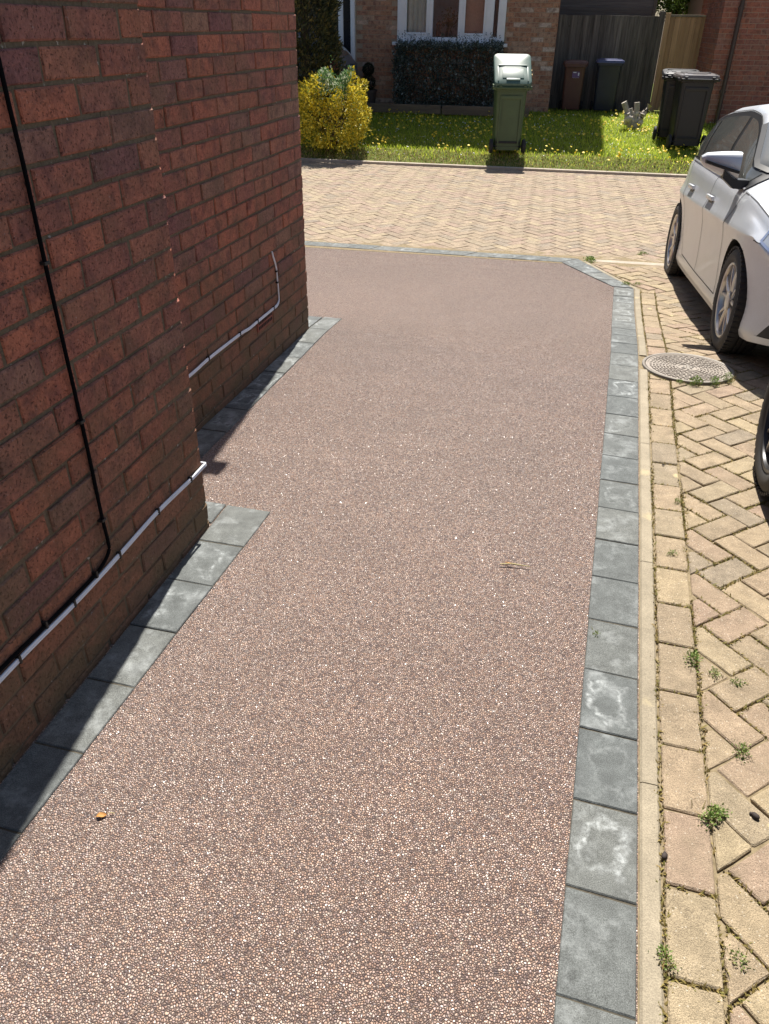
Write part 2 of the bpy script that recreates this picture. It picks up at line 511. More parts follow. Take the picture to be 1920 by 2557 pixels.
MT['bin_grey_lid'] = simple('charcoal_lid_plastic', (0.14, 0.125, 0.118), 0.30, 0, 0.2, 8)
MT['bin_brown'] = simple('brown_bin_plastic', (0.105, 0.046, 0.036), 0.5, 0, 0.15, 5)
MT['bin_navy'] = simple('navy_bin_plastic', (0.024, 0.028, 0.042), 0.5, 0, 0.15, 5)
MT['bin_blue_lid'] = simple('dark_blue_lid_plastic', (0.07, 0.08, 0.16), 0.25, 0, 0.2, 8)
MT['rubber'] = simple('rubber', (0.016, 0.016, 0.017), 0.75, 0, 0.2, 25)
MT['tyre'] = simple('tyre_rubber', (0.030, 0.028, 0.027), 0.72, 0, 0.25, 25, 0.2)
MT['sticker_white'] = simple('sticker_white', (0.75, 0.74, 0.74), 0.5, 0, 0.04)
MT['sticker_purple'] = simple('sticker_purple', (0.12, 0.07, 0.18), 0.5, 0, 0.1)
MT['cardboard'] = simple('cardboard', (0.50, 0.38, 0.20), 0.85, 0, 0.12)
MT['silver'] = mat_car_paint('silver_car_paint', (0.57, 0.59, 0.62), 0.38, 0.36)
MT['bluegrey'] = mat_car_paint('blue_grey_car_paint', (0.14, 0.18, 0.23), 0.5, 0.35)
MT['darkcar'] = mat_car_paint('graphite_car_paint', (0.05, 0.052, 0.058), 0.5, 0.3)
MT['car_glass'] = mat_glass('car_window_glass', (0.095, 0.10, 0.094))
MT['car_black'] = simple('black_trim', (0.010, 0.010, 0.011), 0.45)
MT['seam'] = simple('shut_line_black', (0.03, 0.03, 0.032), 0.8)
MT['chrome'] = simple('chrome', (0.80, 0.80, 0.82), 0.12, 1.0, 0.03)
MT['alloy'] = simple('silver_alloy', (0.52, 0.50, 0.48), 0.28, 0.85, 0.06, 20)
MT['alloy_dark'] = simple('dark_alloy', (0.035, 0.035, 0.037), 0.35, 0.6, 0.1)
MT['lamp_glass'] = simple('headlamp_glass', (0.35, 0.38, 0.42), 0.08, 0.3, 0.1, 40, 0, 0.8, 0.8)
MT['red_lamp'] = simple('red_lamp_glass', (0.45, 0.03, 0.02), 0.15, 0, 0.1, 30, 0, 0.6)
MT['pipe_brown'] = simple('brown_downpipe', (0.055, 0.032, 0.026), 0.4, 0, 0.1)
MT['pot'] = simple('dark_pot', (0.06, 0.045, 0.04), 0.6, 0, 0.15)
MT['petal_dark'] = simple('vase_flower', (0.16, 0.13, 0.08), 0.8, 0, 0.4, 60)
MT['dry_leaf'] = simple('dry_leaf', (0.42, 0.20, 0.05), 0.7, 0, 0.25, 90)
MT['straw'] = simple('straw', (0.45, 0.38, 0.18), 0.8, 0, 0.2, 60)
MT['dropping'] = simple('dark_clod', (0.035, 0.025, 0.022), 0.8, 0, 0.3, 90)
MT['grass'] = mat_leaf('grass_blade', [(0.0, (0.20, 0.28, 0.020)), (0.35, (0.34, 0.44, 0.032)), (0.7, (0.50, 0.59, 0.055)), (0.92, (0.62, 0.63, 0.11)), (1.0, (0.62, 0.56, 0.22))], 0.55)
MT['dry_grass'] = mat_leaf('dry_grass_blade', [(0.0, (0.30, 0.21, 0.09)), (0.5, (0.44, 0.33, 0.16)), (1.0, (0.34, 0.32, 0.09))], 0.2)
MT['moss'] = mat_leaf('moss', [(0.0, (0.14, 0.105, 0.035)), (0.45, (0.26, 0.20, 0.065)), (0.8, (0.19, 0.19, 0.05)), (1.0, (0.38, 0.26, 0.10))], 0.15, 0.8)
MT['weed'] = mat_leaf('weed_leaf', [(0.0, (0.10, 0.17, 0.035)), (0.5, (0.17, 0.26, 0.06)), (1.0, (0.30, 0.36, 0.11))], 0.25)
MT['hedge'] = mat_leaf('hedge_leaf', [(0.0, (0.028, 0.042, 0.032)), (0.5, (0.060, 0.084, 0.066)), (0.85, (0.125, 0.155, 0.135)), (1.0, (0.34, 0.38, 0.36))], 0.15, 0.4)
MT['conifer'] = mat_leaf('conifer_spray', [(0.0, (0.030, 0.040, 0.020)), (0.5, (0.070, 0.082, 0.034)), (0.85, (0.150, 0.135, 0.050)), (1.0, (0.26, 0.20, 0.08))], 0.15, 0.6)
MT['golden'] = mat_leaf('golden_leaf', [(0.0, (0.20, 0.20, 0.018)), (0.22, (0.50, 0.40, 0.022)), (0.6, (0.80, 0.64, 0.045)), (0.85, (0.86, 0.74, 0.12)), (0.92, (0.24, 0.32, 0.05)), (1.0, (0.16, 0.24, 0.05))], 0.16)
MT['variegated'] = mat_leaf('variegated_leaf', [(0.0, (0.06, 0.14, 0.04)), (0.55, (0.13, 0.24, 0.08)), (0.8, (0.55, 0.62, 0.42)), (1.0, (0.75, 0.76, 0.62))], 0.25)
MT['box_leaf'] = mat_leaf('topiary_leaf', [(0.0, (0.010, 0.015, 0.009)), (1.0, (0.030, 0.042, 0.020))], 0.1)
MT['tree_leaf'] = mat_leaf('tree_leaf', [(0.0, (0.055, 0.095, 0.015)), (0.5, (0.10, 0.16, 0.025)), (1.0, (0.17, 0.23, 0.045))], 0.35)
MT['dandelion'] = mat_leaf('dandelion_petal', [(0.0, (0.72, 0.50, 0.02)), (1.0, (0.80, 0.62, 0.05))], 0.15)
MT['daisy'] = mat_leaf('daisy_petal', [(0.0, (0.75, 0.75, 0.72)), (1.0, (0.80, 0.80, 0.78))], 0.1)

# ------------------------------------------------------------------ terrain
UT = np.array([-60, -5, 0, 2.5, 3.0, 3.7, 4.2, 4.45, 4.7, 4.92, 5.14, 5.37, 5.6, 5.82, 6.05, 6.27, 6.5, 7.0, 7.5, 12.7, 60])
ZT = np.array([0, 0, 0, -.002, -.012, -.028, -.034, -.045, -.068, -.097, -.129, -.156, -.185, -.211, -.232, -.247, -.262, -.278, -.287, -.29, -.29])
_us = np.arange(-6, 16, 0.02)
_zs = np.interp(_us, UT, ZT)
_k = np.exp(-0.5 * (np.arange(-12, 13) / 5.0) ** 2); _k /= _k.sum()
_zs = np.convolve(np.pad(_zs, 12, mode='edge'), _k, mode='valid')
LAWN_U = 12.55
def Z(x, y):
    u2 = 0.184 * x + 0.983 * y
    if u2 > LAWN_U:
        return float(np.interp(u2, [12.55, 12.62, 12.9, 16.57], [-.27, -.235, -.125, .14]))
    u = 0.2504 * x + 0.9681 * y
    return float(np.interp(u, _us, _zs))
def V3(p, dz=0.0):
    return Vector((p[0], p[1], Z(p[0], p[1]) + dz))
def RD(u2, v):           # road frame -> world xy
    return (0.184 * u2 + 0.983 * v, 0.983 * u2 - 0.184 * v)
RD_ROT = math.atan2(-0.184, 0.983)   # angle of the road-frame v axis
K0 = Vector((0.488, 0.681)); KE = Vector((0.2655, 0.9641)); KQ = Vector((0.9641, -0.2655))
def KP(t, q):            # kerb frame -> world xy (t along the drive, q to the right of the edging)
    p = K0 + KE * t + KQ * q
    return (p.x, p.y)
WD = Vector((0.2420, 0.9703)); WN = Vector((0.9703, -0.2420))
def WP(a, w):            # wall frame: a along, w to the right
    p = WD * a + WN * w
    return (p.x, p.y)

def clip_half(poly, n, d):
    """keep points with p.n >= d"""
    out = []
    for i in range(len(poly)):
        a, b = poly[i], poly[(i + 1) % len(poly)]
        da = a[0] * n[0] + a[1] * n[1] - d; db = b[0] * n[0] + b[1] * n[1] - d
        if da >= 0: out.append(a)
        if (da >= 0) != (db >= 0):
            t = da / (da - db)
            out.append((a[0] + (b[0] - a[0]) * t, a[1] + (b[1] - a[1]) * t))
    return out

def area(poly):
    return 0.5 * sum(poly[i][0] * poly[(i + 1) % len(poly)][1] - poly[(i + 1) % len(poly)][0] * poly[i][1] for i in range(len(poly)))

def sheet(mb, poly, dz, axis=(0.2504, 0.9681), step=0.12):
    us = [p[0] * axis[0] + p[1] * axis[1] for p in poly]
    a, b = min(us), max(us)
    n = max(1, int(math.ceil((b - a) / step)))
    for i in range(n):
        lo, hi = a + (b - a) * i / n, a + (b - a) * (i + 1) / n
        c = clip_half(poly, axis, lo)
        if len(c) >= 3: c = clip_half(c, (-axis[0], -axis[1]), -hi)
        if len(c) >= 3:
            if area(c) < 0: c = c[::-1]
            mb.add([(p[0], p[1], Z(p[0], p[1]) + dz) for p in c], [tuple(range(len(c)))])

def line_ab(a, b, left=True):
    """half-plane to the right (or left) of a->b"""
    dx, dy = b[0] - a[0], b[1] - a[1]
    n = (dy, -dx) if not left else (-dy, dx)
    l = math.hypot(*n); n = (n[0] / l, n[1] / l)
    return n, a[0] * n[0] + a[1] * n[1]

def inset(poly, d):
    if area(poly) < 0: poly = poly[::-1]
    c = list(poly)
    for i in range(len(poly)):
        n, k = line_ab(poly[i], poly[(i + 1) % len(poly)], True)
        c = clip_half(c, n, k + d)
        if len(c) < 3: return None
    return c

def prism_data(poly, depth, top=0.0, bev=0.004, tilt=(0, 0), round_=0.0):
    """bevelled slab on the terrain, in world coordinates"""
    if area(poly) < 0: poly = poly[::-1]
    cx = sum(p[0] for p in poly) / len(poly); cy = sum(p[1] for p in poly) / len(poly)
    inn = [(cx + (p[0] - cx) * (1 - bev / max(math.hypot(p[0] - cx, p[1] - cy), 0.01)), cy + (p[1] - cy) * (1 - bev / max(math.hypot(p[0] - cx, p[1] - cy), 0.01))) for p in poly]
    n = len(poly)
    def zz(p, d): return Z(p[0], p[1]) + d + tilt[0] * (p[0] - cx) + tilt[1] * (p[1] - cy)
    v = [(p[0], p[1], zz(p, top)) for p in inn] + [(p[0], p[1], zz(p, top - bev * 0.8)) for p in poly] + [(p[0], p[1], zz(p, top - depth)) for p in poly]
    f = [tuple(range(n))]
    for k in range(2):
        for i in range(n):
            j = (i + 1) % n
            f.append((k * n + i, (k + 1) * n + i, (k + 1) * n + j, k * n + j))
    return v, f, (cx, cy)

def slab_obj(name, poly, depth, mat, parent, top=0.0, bev=0.004, tilt=(0, 0), rot=0.0):
    v, f, c = prism_data(poly, depth, top, bev, tilt)
    z = Z(*c) + top
    cr, sr = math.cos(-rot), math.sin(-rot)
    vv = []
    for p in v:
        x, y = p[0] - c[0], p[1] - c[1]
        vv.append((x * cr - y * sr, x * sr + y * cr, p[2] - z))
    o = mesh_obj(name, vv, f, mat, parent, loc=(c[0], c[1], z))
    o.rotation_euler = (0, 0, rot)
    return o

def project(p):
    d = Vector(p) - Vector((0, 0, CAM_H))
    k = d.dot(F_)
    if k <= 0.05: return None
    return (0.5 + FPX * d.dot(R_) / k / 1920.0, 0.5 - FPX * d.dot(U_) / k / 2557.0)

# ------------------------------------------------------------------ ground sheets
def flat_sheet(name, mat, mb, label=None):
    o = mb.build(name, mat)
    tag(o, label, kind='structure')
    return o

mb = MB()
mb.add([(-300, -300, -0.42), (300, -300, -0.42), (300, 300, -0.42), (-300, 300, -0.42)], [(0, 1, 2, 3)])
flat_sheet('ground', MT['soil'], mb, 'bare ground around the houses')

T_END = 5.815                                  # where the straight edging stops
P_CH0 = KP(T_END, 0.0)                         # outer chamfer start
P_CH1 = (1.778, 7.300)                         # outer chamfer end
P_FL = (-4.2, 8.50)                            # far front edge, out to the left
def KA(a):                                     # point of the edging's outer line at wall-frame coordinate a
    return KP((a - 0.7787) / 0.9994, 0.0)
drive = MB()
sheet(drive, [WP(-2.0, -1.21), WP(2.12, -1.21), KA(2.12), KA(-2.0)], -0.003)
sheet(drive, [WP(2.12, -1.60), WP(4.34, -1.60), KA(4.34), KA(2.12)], -0.003)
sheet(drive, [WP(4.34, -5.0), P_FL, P_CH1, P_CH0, KA(4.34)], -0.003)
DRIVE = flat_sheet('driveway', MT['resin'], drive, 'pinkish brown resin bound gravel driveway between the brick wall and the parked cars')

# parking bay, road and lawn sheets (the bed the pieces lie in)
pk = MB()
STRIP_U = 7.42                                 # concrete channel between bay and road
A_ = RD(STRIP_U, -0.2); B_ = RD(STRIP_U, 6.0)
sheet(pk, [KP(-2.0, -0.01), KP(T_END, -0.01), KP(T_END, 5.0), KP(-2.0, 5.0)], -0.0066)
sheet(pk, [KP(T_END, -0.02), (1.76, 7.27), RD(7.5, 0.4), RD(7.5, 6.0), KP(T_END, 5.0)], -0.0066)
PARK = flat_sheet('parking_area', MT['moss_soil'], pk, 'buff herringbone block paving where the cars are parked')
rd = MB()
sheet(rd, [RD(7.30, -9), RD(7.30, 9), RD(LAWN_U - .01, 9), RD(LAWN_U - .01, -9)], -0.0075, (0.184, 0.983), 0.5)
ROAD = flat_sheet('road', MT['moss_soil'], rd, 'block paved road in a herringbone bond beyond the driveway')
lw = MB()
sheet(lw, [RD(LAWN_U + .01, -9), RD(LAWN_U + .01, 9), RD(26, 9), RD(26, -9)], -0.012, (0.184, 0.983), 0.5)
LAWN = flat_sheet('lawn', MT['turf'], lw, 'front lawn sloping up to the house')

# ------------------------------------------------------------------ charcoal edging pavers of the driveway
def paver_row(a0, a1, b0, b1, cuts, parent=DRIVE, dark=True, name='paver'):
    """quads between the lines a0-a1 and b0-b1, cut at fractions"""
    a0, a1, b0, b1 = (Vector(p) for p in (a0, a1, b0, b1))
    bed = MB()
    q = [a0.lerp(a1, cuts[0]), a0.lerp(a1, cuts[-1]), b0.lerp(b1, cuts[-1]), b0.lerp(b1, cuts[0])]
    sheet(bed, [(p.x, p.y) for p in q], -0.0010)
    bo = bed.build('bedding', MT['joint'], parent)
    rot = math.atan2((a1 - a0).y, (a1 - a0).x) - math.pi / 2
    for i in range(len(cuts) - 1):
        t0, t1 = cuts[i], cuts[i + 1]
        L = (a1 - a0).length
        g = 0.0022 / L
        t0 += g; t1 -= g
        if t1 - t0 < 0.01 / L: continue
        j = lambda s=0.0012: Vector((random.uniform(-s, s), random.uniform(-s, s)))
        poly = [a0.lerp(a1, t0) + j(), b0.lerp(b1, t0) + j(), b0.lerp(b1, t1) + j(), a0.lerp(a1, t1) + j()]
        poly = [(p.x, p.y) for p in poly]
        slab_obj(name, poly, 0.05, MT['paver'], parent, top=0.003 + random.uniform(-.0012, .0012), bev=0.0035, tilt=(random.uniform(-.006, .006), random.uniform(-.006, .006)), rot=rot)

PITCH_P = 0.2295
t0 = 0.235 - 4 * PITCH_P
cuts = []
while t0 < T_END - 0.03:
    cuts.append(t0); t0 += PITCH_P
cuts.append(T_END)
L0, L1 = cuts[0], T_END
def KI(t):     # inner edge of the right edging
    return (0.333 + 0.2640 * (t + 0.036), 0.691 + 0.9645 * (t + 0.036))
paver_row(KI(L0), KI(L1), KP(L0, -0.003), KP(L1, -0.003), [(c - L0) / (L1 - L0) for c in cuts])
# chamfer and front edge
CI0 = KI(T_END); CI1 = (1.600, 7.165); FI1 = (-4.2, 8.335)
paver_row(CI0, CI1, P_CH0, P_CH1, [0.02, 0.27, 0.52, 0.77, 1.0])
nfr = 26
paver_row(CI1, FI1, P_CH1, P_FL, [i / nfr for i in range(nfr + 1)])
# strip along the near wall (with its return at the corner)
S1a = Vector((-0.436, 2.421)); S1b = Vector((-0.822, 1.060))
def s1_out(al):      # outer edge at wall coordinate al
    ta, tb = S1a.dot(WD), S1b.dot(WD)
    f = (al - tb) / (ta - tb)
    p = S1b + (S1a - S1b) * f
    return (p.x, p.y)
ca = [-0.10, 0.133, 0.365, 0.597, 0.829, 1.065, 1.303, 1.537, 1.775, 2.010, 2.255]
paver_row(WP(ca[0], -1.187), WP(ca[-1], -1.187), s1_out(ca[0]), s1_out(ca[-1]), [(c - ca[0]) / (ca[-1] - ca[0]) for c in ca])
paver_row(WP(2.122, -1.590), WP(2.122, -1.191), WP(2.255, -1.590), WP(2.255, -1.191), [0.0, 0.42, 1.0])
# strip along the back wall
ca = [2.125, 2.35, 2.592, 2.83, 3.08, 3.335, 3.582, 3.824, 4.07, 4.336, 4.625]
paver_row(WP(ca[0], -1.577), WP(ca[-1], -1.577), WP(ca[0], -1.452), WP(ca[-1], -1.456), [(c - ca[0]) / (ca[-1] - ca[0]) for c in ca])
paver_row(WP(4.345, -2.6), WP(4.345, -1.581), WP(4.60, -2.6), WP(4.60, -1.581), [0, .25, .5, .75, 1.0])

# ------------------------------------------------------------------ beige concrete edging and far kerb
KERB = thing('kerb', kind='structure', label='narrow beige concrete edging between driveway and parking bay')
def kerb_run(pts_in, pts_out, n, parent, mat, top, depth=0.12, name='kerb_stone', bev=0.005):
    a0, a1 = Vector(pts_in[0]), Vector(pts_in[1]); b0, b1 = Vector(pts_out[0]), Vector(pts_out[1])
    L = (a1 - a0).length
    for i in range(n):
        s0, s1 = i / n + 0.0015 / L, (i + 1) / n - 0.0015 / L
        # subdivide long stones so they follow the slope
        k = max(1, int(round((s1 - s0) * L / 0.15)))
        m = MB()
        rows = []
        for q in range(k + 1):
            s = s0 + (s1 - s0) * q / k
            pa, pb = a0.lerp(a1, s), b0.lerp(b1, s)
            w = (pb - pa).normalized() * bev
            za, zb = Z(pa.x, pa.y) + top, Z(pb.x, pb.y) + top
            rows.append([(pa.x, pa.y, za - depth), (pa.x, pa.y, za - bev), (pa.x + w.x, pa.y + w.y, za), (pb.x - w.x, pb.y - w.y, zb), (pb.x, pb.y, zb - bev), (pb.x, pb.y, zb - depth)])
        m.loft(rows, closed=True)
        o = m.build(name, mat, parent)
        fix_normals(o)
MAN_T0, MAN_T1 = 3.44, 3.69                    # the inspection cover interrupts the edging here
def run_t(t0, t1, n):
    kerb_run([KP(t0, 0.004), KP(t1, 0.004)], [KP(t0, 0.049), KP(t1, 0.049)], n, KERB, MT['edging'], 0.000)
run_t(-1.35, MAN_T0, 5)
run_t(MAN_T1, T_END + 0.01, 3)
hm = MB(); sheet(hm, [KP(3.42, .002), KP(3.71, .002), KP(3.71, .12), KP(3.42, .12)], -.0070); hm.build('loose_soil', MT['joint'], PARK)
o1 = Vector(P_CH1) - Vector(P_CH0); nn = Vector((o1.y, -o1.x)).normalized() * 0.045
kerb_run([Vector(P_CH0) + nn * .1, Vector(P_CH1) + nn * .1], [Vector(P_CH0) + nn, Vector(P_CH1) + nn], 2, KERB, MT['edging'], 0.0)
o1 = Vector(P_FL) - Vector(P_CH1); nn = Vector((o1.y, -o1.x)).normalized() * 0.07
kerb_run([Vector(P_CH1) + nn * .06, Vector(P_FL) + nn * .06], [Vector(P_CH1) + nn, Vector(P_FL) + nn], 7, KERB, MT['edging'], 0.0)
kerb_run([RD(7.43, 0.50), RD(7.43, 6.2)], [RD(7.53, 0.50), RD(7.53, 6.2)], 6, KERB, MT['kerbstone'], 0.001)
kerb_run([RD(12.46, -9), RD(12.46, 9)], [RD(12.545, -9), RD(12.545, 9)], 20, KERB, MT['kerbstone'], 0.035, 0.12)

# ------------------------------------------------------------------ block paving
def herringbone(ox, oy, ang, halfplanes, reach, L=0.2, W=0.1, gap=0.0045, choose=None):
    """yield clipped block polygons of a herringbone bond"""
    ca_, sa_ = math.cos(ang), math.sin(ang)
    n = int(reach / W)
    out = []
    for i in range(-n, n):
        for j in range(-n, n):
            # the bond repeats every 4 half-units along one diagonal
            k = (i - j) % 4
            if k == 0: x0, y0, x1, y1 = i * W, j * W, i * W + L, j * W + W
            elif k == 3: x0, y0, x1, y1 = i * W, j * W, i * W + W, j * W + L
            else: continue
            g = gap / 2
            cs = [(x0 + g, y0 + g), (x1 - g, y0 + g), (x1 - g, y1 - g), (x0 + g, y1 - g)]
            cxm, cym = (x0 + x1) / 2, (y0 + y1) / 2
            if cxm * cxm + cym * cym > reach * reach: continue
            js = 0.0016
            p = [(ox + x * ca_ - y * sa_ + random.uniform(-js, js), oy + x * sa_ + y * ca_ + random.uniform(-js, js)) for x, y in cs]
            c = (ox + cxm * ca_ - cym * sa_, oy + cxm * sa_ + cym * ca_)
            hp = choose(c) if choose else halfplanes
            for nn_, d_ in hp:
                p = clip_half(p, nn_, d_)
                if len(p) < 3: break
            if len(p) < 3 or abs(area(p)) < 0.0012: continue
            out.append(p)
    return out

kang = math.atan2(KE.y, KE.x)
def hp_q(q):   # right of the line q
    p = KP(0, q); return ((KQ.x, KQ.y), p[0] * KQ.x + p[1] * KQ.y)
n_ch, d_ch = line_ab(Vector(P_CH0) + Vector((0.05, 0.01)), Vector(P_CH1) + Vector((0.05, 0.01)), False)
r_end = ((-0.184, -0.983), -(7.425))
def choose_park(c):
    t = (Vector(c) - K0).dot(KE)
    if t < T_END: return [hp_q(0.167), r_end]
    return [(n_ch, d_ch), r_end]
MAN_C = Vector(KP(3.545, 0.264)); MAN_R = 0.246
blocks = []
oc_ = KP(2.5, 1.6)
blocks += herringbone(oc_[0], oc_[1], kang + math.pi / 4, None, 4.7, choose=choose_park)
# stretcher course beside the edging
tt = -1.3
while tt < T_END - 0.05:
    q0, q1 = 0.0555 + random.uniform(-.001, .001), 0.161 + random.uniform(-.0015, .0015)
    a, b = tt + 0.0025, min(tt + 0.2005 - 0.0025, T_END)
    blocks.append([KP(a, q0), KP(a, q1), KP(b, q1), KP(b, q0)])
    tt += 0.2005
def man_cut(p):
    """drop or trim blocks under the inspection cover"""
    c = Vector((sum(q[0] for q in p) / len(p), sum(q[1] for q in p) / len(p)))
    far = max((Vector(q) - MAN_C).length for q in p)
    d = (c - MAN_C)
    if far < MAN_R + 0.02: return None
    if min((Vector(q) - MAN_C).length for q in p) < MAN_R + 0.012 or d.length < MAN_R + 0.05:
        n = d.normalized() if d.length > 1e-4 else Vector((1, 0))
        k = MAN_C + n * (MAN_R + 0.012)
        p = clip_half(p, (n.x, n.y), k.x * n.x + k.y * n.y)
        if len(p) < 3 or abs(area(p)) < 0.0015: return None
    return p
blocks = [q for q in (man_cut(b) for b in blocks) if q]
def ragged(poly, amp=0.0026):
    """worn outline: every edge broken into a few uneven pieces, corners knocked off"""
    out = []
    if area(poly) < 0: poly = poly[::-1]
    for i in range(len(poly)):
        p, q = Vector(poly[i]), Vector(poly[(i + 1) % len(poly)])
        L = (q - p).length; d = (q - p) / max(L, 1e-6); n_ = Vector((-d.y, d.x))
        c = min(.003 + random.random() * .004, L * .2)
        for t in ((c, L * random.uniform(.3, .7), L - c) if L > .05 else (L * .5,)):
            w_ = p + d * t + n_ * random.uniform(-.0006, amp)
            out.append((w_.x, w_.y))
    return out
scored = []
for b in blocks:
    pr = [project((p[0], p[1], Z(*p))) for p in b]
    c = (sum(p[0] for p in b) / len(b), sum(p[1] for p in b) / len(b))
    vis = all(p is not None for p in pr) and any(-0.01 < p[0] < 1.01 and -0.01 < p[1] < 1.02 for p in pr)
    under_car = (2.25 < c[0] and c[1] > 3.6)
    a = abs(area([(p[0], p[1] * 1.33) for p in pr])) if vis and not under_car else -math.hypot(*c)
    scored.append((a, b))
scored.sort(key=lambda s: -s[0])
rest = MB()
for i, (a, b) in enumerate(scored):
    sink = random.gauss(0, 0.0016); tl = (random.gauss(0, .012), random.gauss(0, .012))
    if a > 0 and i < 300:
        slab_obj('paver', ragged(b), 0.035, MT['block'], PARK, top=sink, bev=0.0042, tilt=tl)
    else:
        v, f, c = prism_data(b, 0.03, sink, 0.0042, tl)
        rest.add(v, f, 0, random.random())
o = rest.build('paving_blocks', MT['block'], PARK); o['kind'] = 'stuff'
rb = MB()
c_ = RD(10.0, -0.5)
for b in herringbone(c_[0], c_[1], RD_ROT + math.pi / 4, [((0.184, 0.983), 7.55), ((-0.184, -0.983), -12.455)], 6.6):
    v, f, c = prism_data(b, 0.02, random.gauss(0, .0010), 0.005, (random.gauss(0, .008), random.gauss(0, .008)))
    rb.add(v, f, 0, random.random())
o = rb.build('paving_blocks', MT['road_block'], ROAD); o['kind'] = 'stuff'

# ------------------------------------------------------------------ inspection cover
mz = Z(MAN_C.x, MAN_C.y)
man = thing('manhole_cover', (MAN_C.x, MAN_C.y, mz - 0.001), 0, 'round cast iron inspection cover with rows of raised studs', 'manhole cover')
# lie in the slope of the paving
gx = (Z(MAN_C.x + .1, MAN_C.y) - Z(MAN_C.x - .1, MAN_C.y)) / .2; gy = (Z(MAN_C.x, MAN_C.y + .1) - Z(MAN_C.x, MAN_C.y - .1)) / .2
man.rotation_euler = Vector((-gx, -gy, 1)).to_track_quat('Z', 'Y').to_euler()
m = MB(); m.lathe([(MAN_R - .016, -.03), (MAN_R - .016, .004), (MAN_R - .013, .006), (MAN_R - .002, .006), (MAN_R, .003), (MAN_R, -.06)], 64)
m.build('frame', MT['iron_rim'], man, True)
m = MB(); m.lathe([(MAN_R - .019, -.03), (MAN_R - .019, .002), (MAN_R - .021, .004), (MAN_R - .030, .004), (MAN_R - .032, .001), (.060, .001), (.058, .005), (.050, .005), (.048, .001), (.0005, .001)], 64)
rr = 0.068
while rr < MAN_R - .040:
    w = 0.0125
    nst = int(2 * math.pi * (rr + w / 2) / 0.030)
    for k in range(nst):
        a = 2 * math.pi * (k + (0.5 if int(rr * 1000) % 2 else 0)) / nst
        da = 0.0118 / (rr + w / 2)
        def pt(r_, an, z): return (r_ * math.cos(an), r_ * math.sin(an), z)
        v = [pt(rr, a - da, .001), pt(rr + w, a - da, .001), pt(rr + w, a + da, .001), pt(rr, a + da, .001), pt(rr + .002, a - da * .8, .0055), pt(rr + w - .002, a - da * .8, .0055), pt(rr + w - .002, a + da * .8, .0055), pt(rr + .002, a + da * .8, .0055)]
        m.add(v, [(4, 5, 6, 7), (0, 1, 5, 4), (1, 2, 6, 5), (2, 3, 7, 6), (3, 0, 4, 7)])
    rr += w + 0.0052
lid = m.build('lid', MT['iron'], man)
m = MB()
m.box((0, 0, .0035), (.012, .085, .006)); m.box((.018, 0, .003), (.010, .04, .005)); m.box((-.018, 0, .003), (.010, .04, .005))
m.build('key_bar', MT['iron_rim'], man)
m = MB()
m.box((.0225, .016, .0018), (.022, .012, .002)); m.box((-.0225, -.016, .0018), (.022, .012, .002))
m.build('key_hole', MT['void'], man)

# ------------------------------------------------------------------ the brick building on the left
HOUSE = thing('brick_building', WP(4.6, -1.6) + (0,), 0, 'red brick building along the left of the driveway with a stepped back wall', 'building')
def inv(o): return Vector(o.location)
NC = Vector(WP(2.1096, -1.1921)); BC = Vector(WP(4.3322, -1.5798))
NC = Vector((-0.6456, 2.3356)); BC = Vector((-0.4844, 4.5850))
ZTOP = 1.597                                    # bed joint at eye level, other joints every 75 mm
def brick_mesh(name, L, mat, H=0.065, D=0.050, seed=0):
    r = random.Random(seed)
    hx, hz, b = L / 2, H / 2, 0.0038
    def jit(s): return r.uniform(-s, s) * 1.5
    outer = [(-hx + jit(.0015), 0.004, -hz + jit(.0012)), (hx + jit(.0015), 0.004, -hz + jit(.0012)), (hx + jit(.0015), 0.004, hz + jit(.0012)), (-hx + jit(.0015), 0.004, hz + jit(.0012))]
    fr = [(p[0] * (1 - b / hx) + jit(.001), -0.0 + jit(.0008), p[2] * (1 - b / hz) + jit(.001)) for p in outer]
    back = [(p[0], D, p[2]) for p in outer]
    v = fr + outer + back
    f = [(0, 1, 2, 3)]
    for k in range(2):
        for i in range(4):
            j = (i + 1) % 4
            f.append((k * 4 + i, (k + 1) * 4 + i, (k + 1) * 4 + j, k * 4 + j))
    me = bpy.data.meshes.new(name)
    me.from_pydata(v, [], f)
    me.materials.append(mat)
    me.update()
    return me
ST = [brick_mesh('brick', 0.215, MT['brick'], seed=k) for k in range(8)]
HD = [brick_mesh('brick', 0.1025, MT['brick'], seed=50 + k) for k in range(4)]
wall_rot = math.atan2(WD.y, WD.x)               # local +x runs along the wall, local -y faces the drive
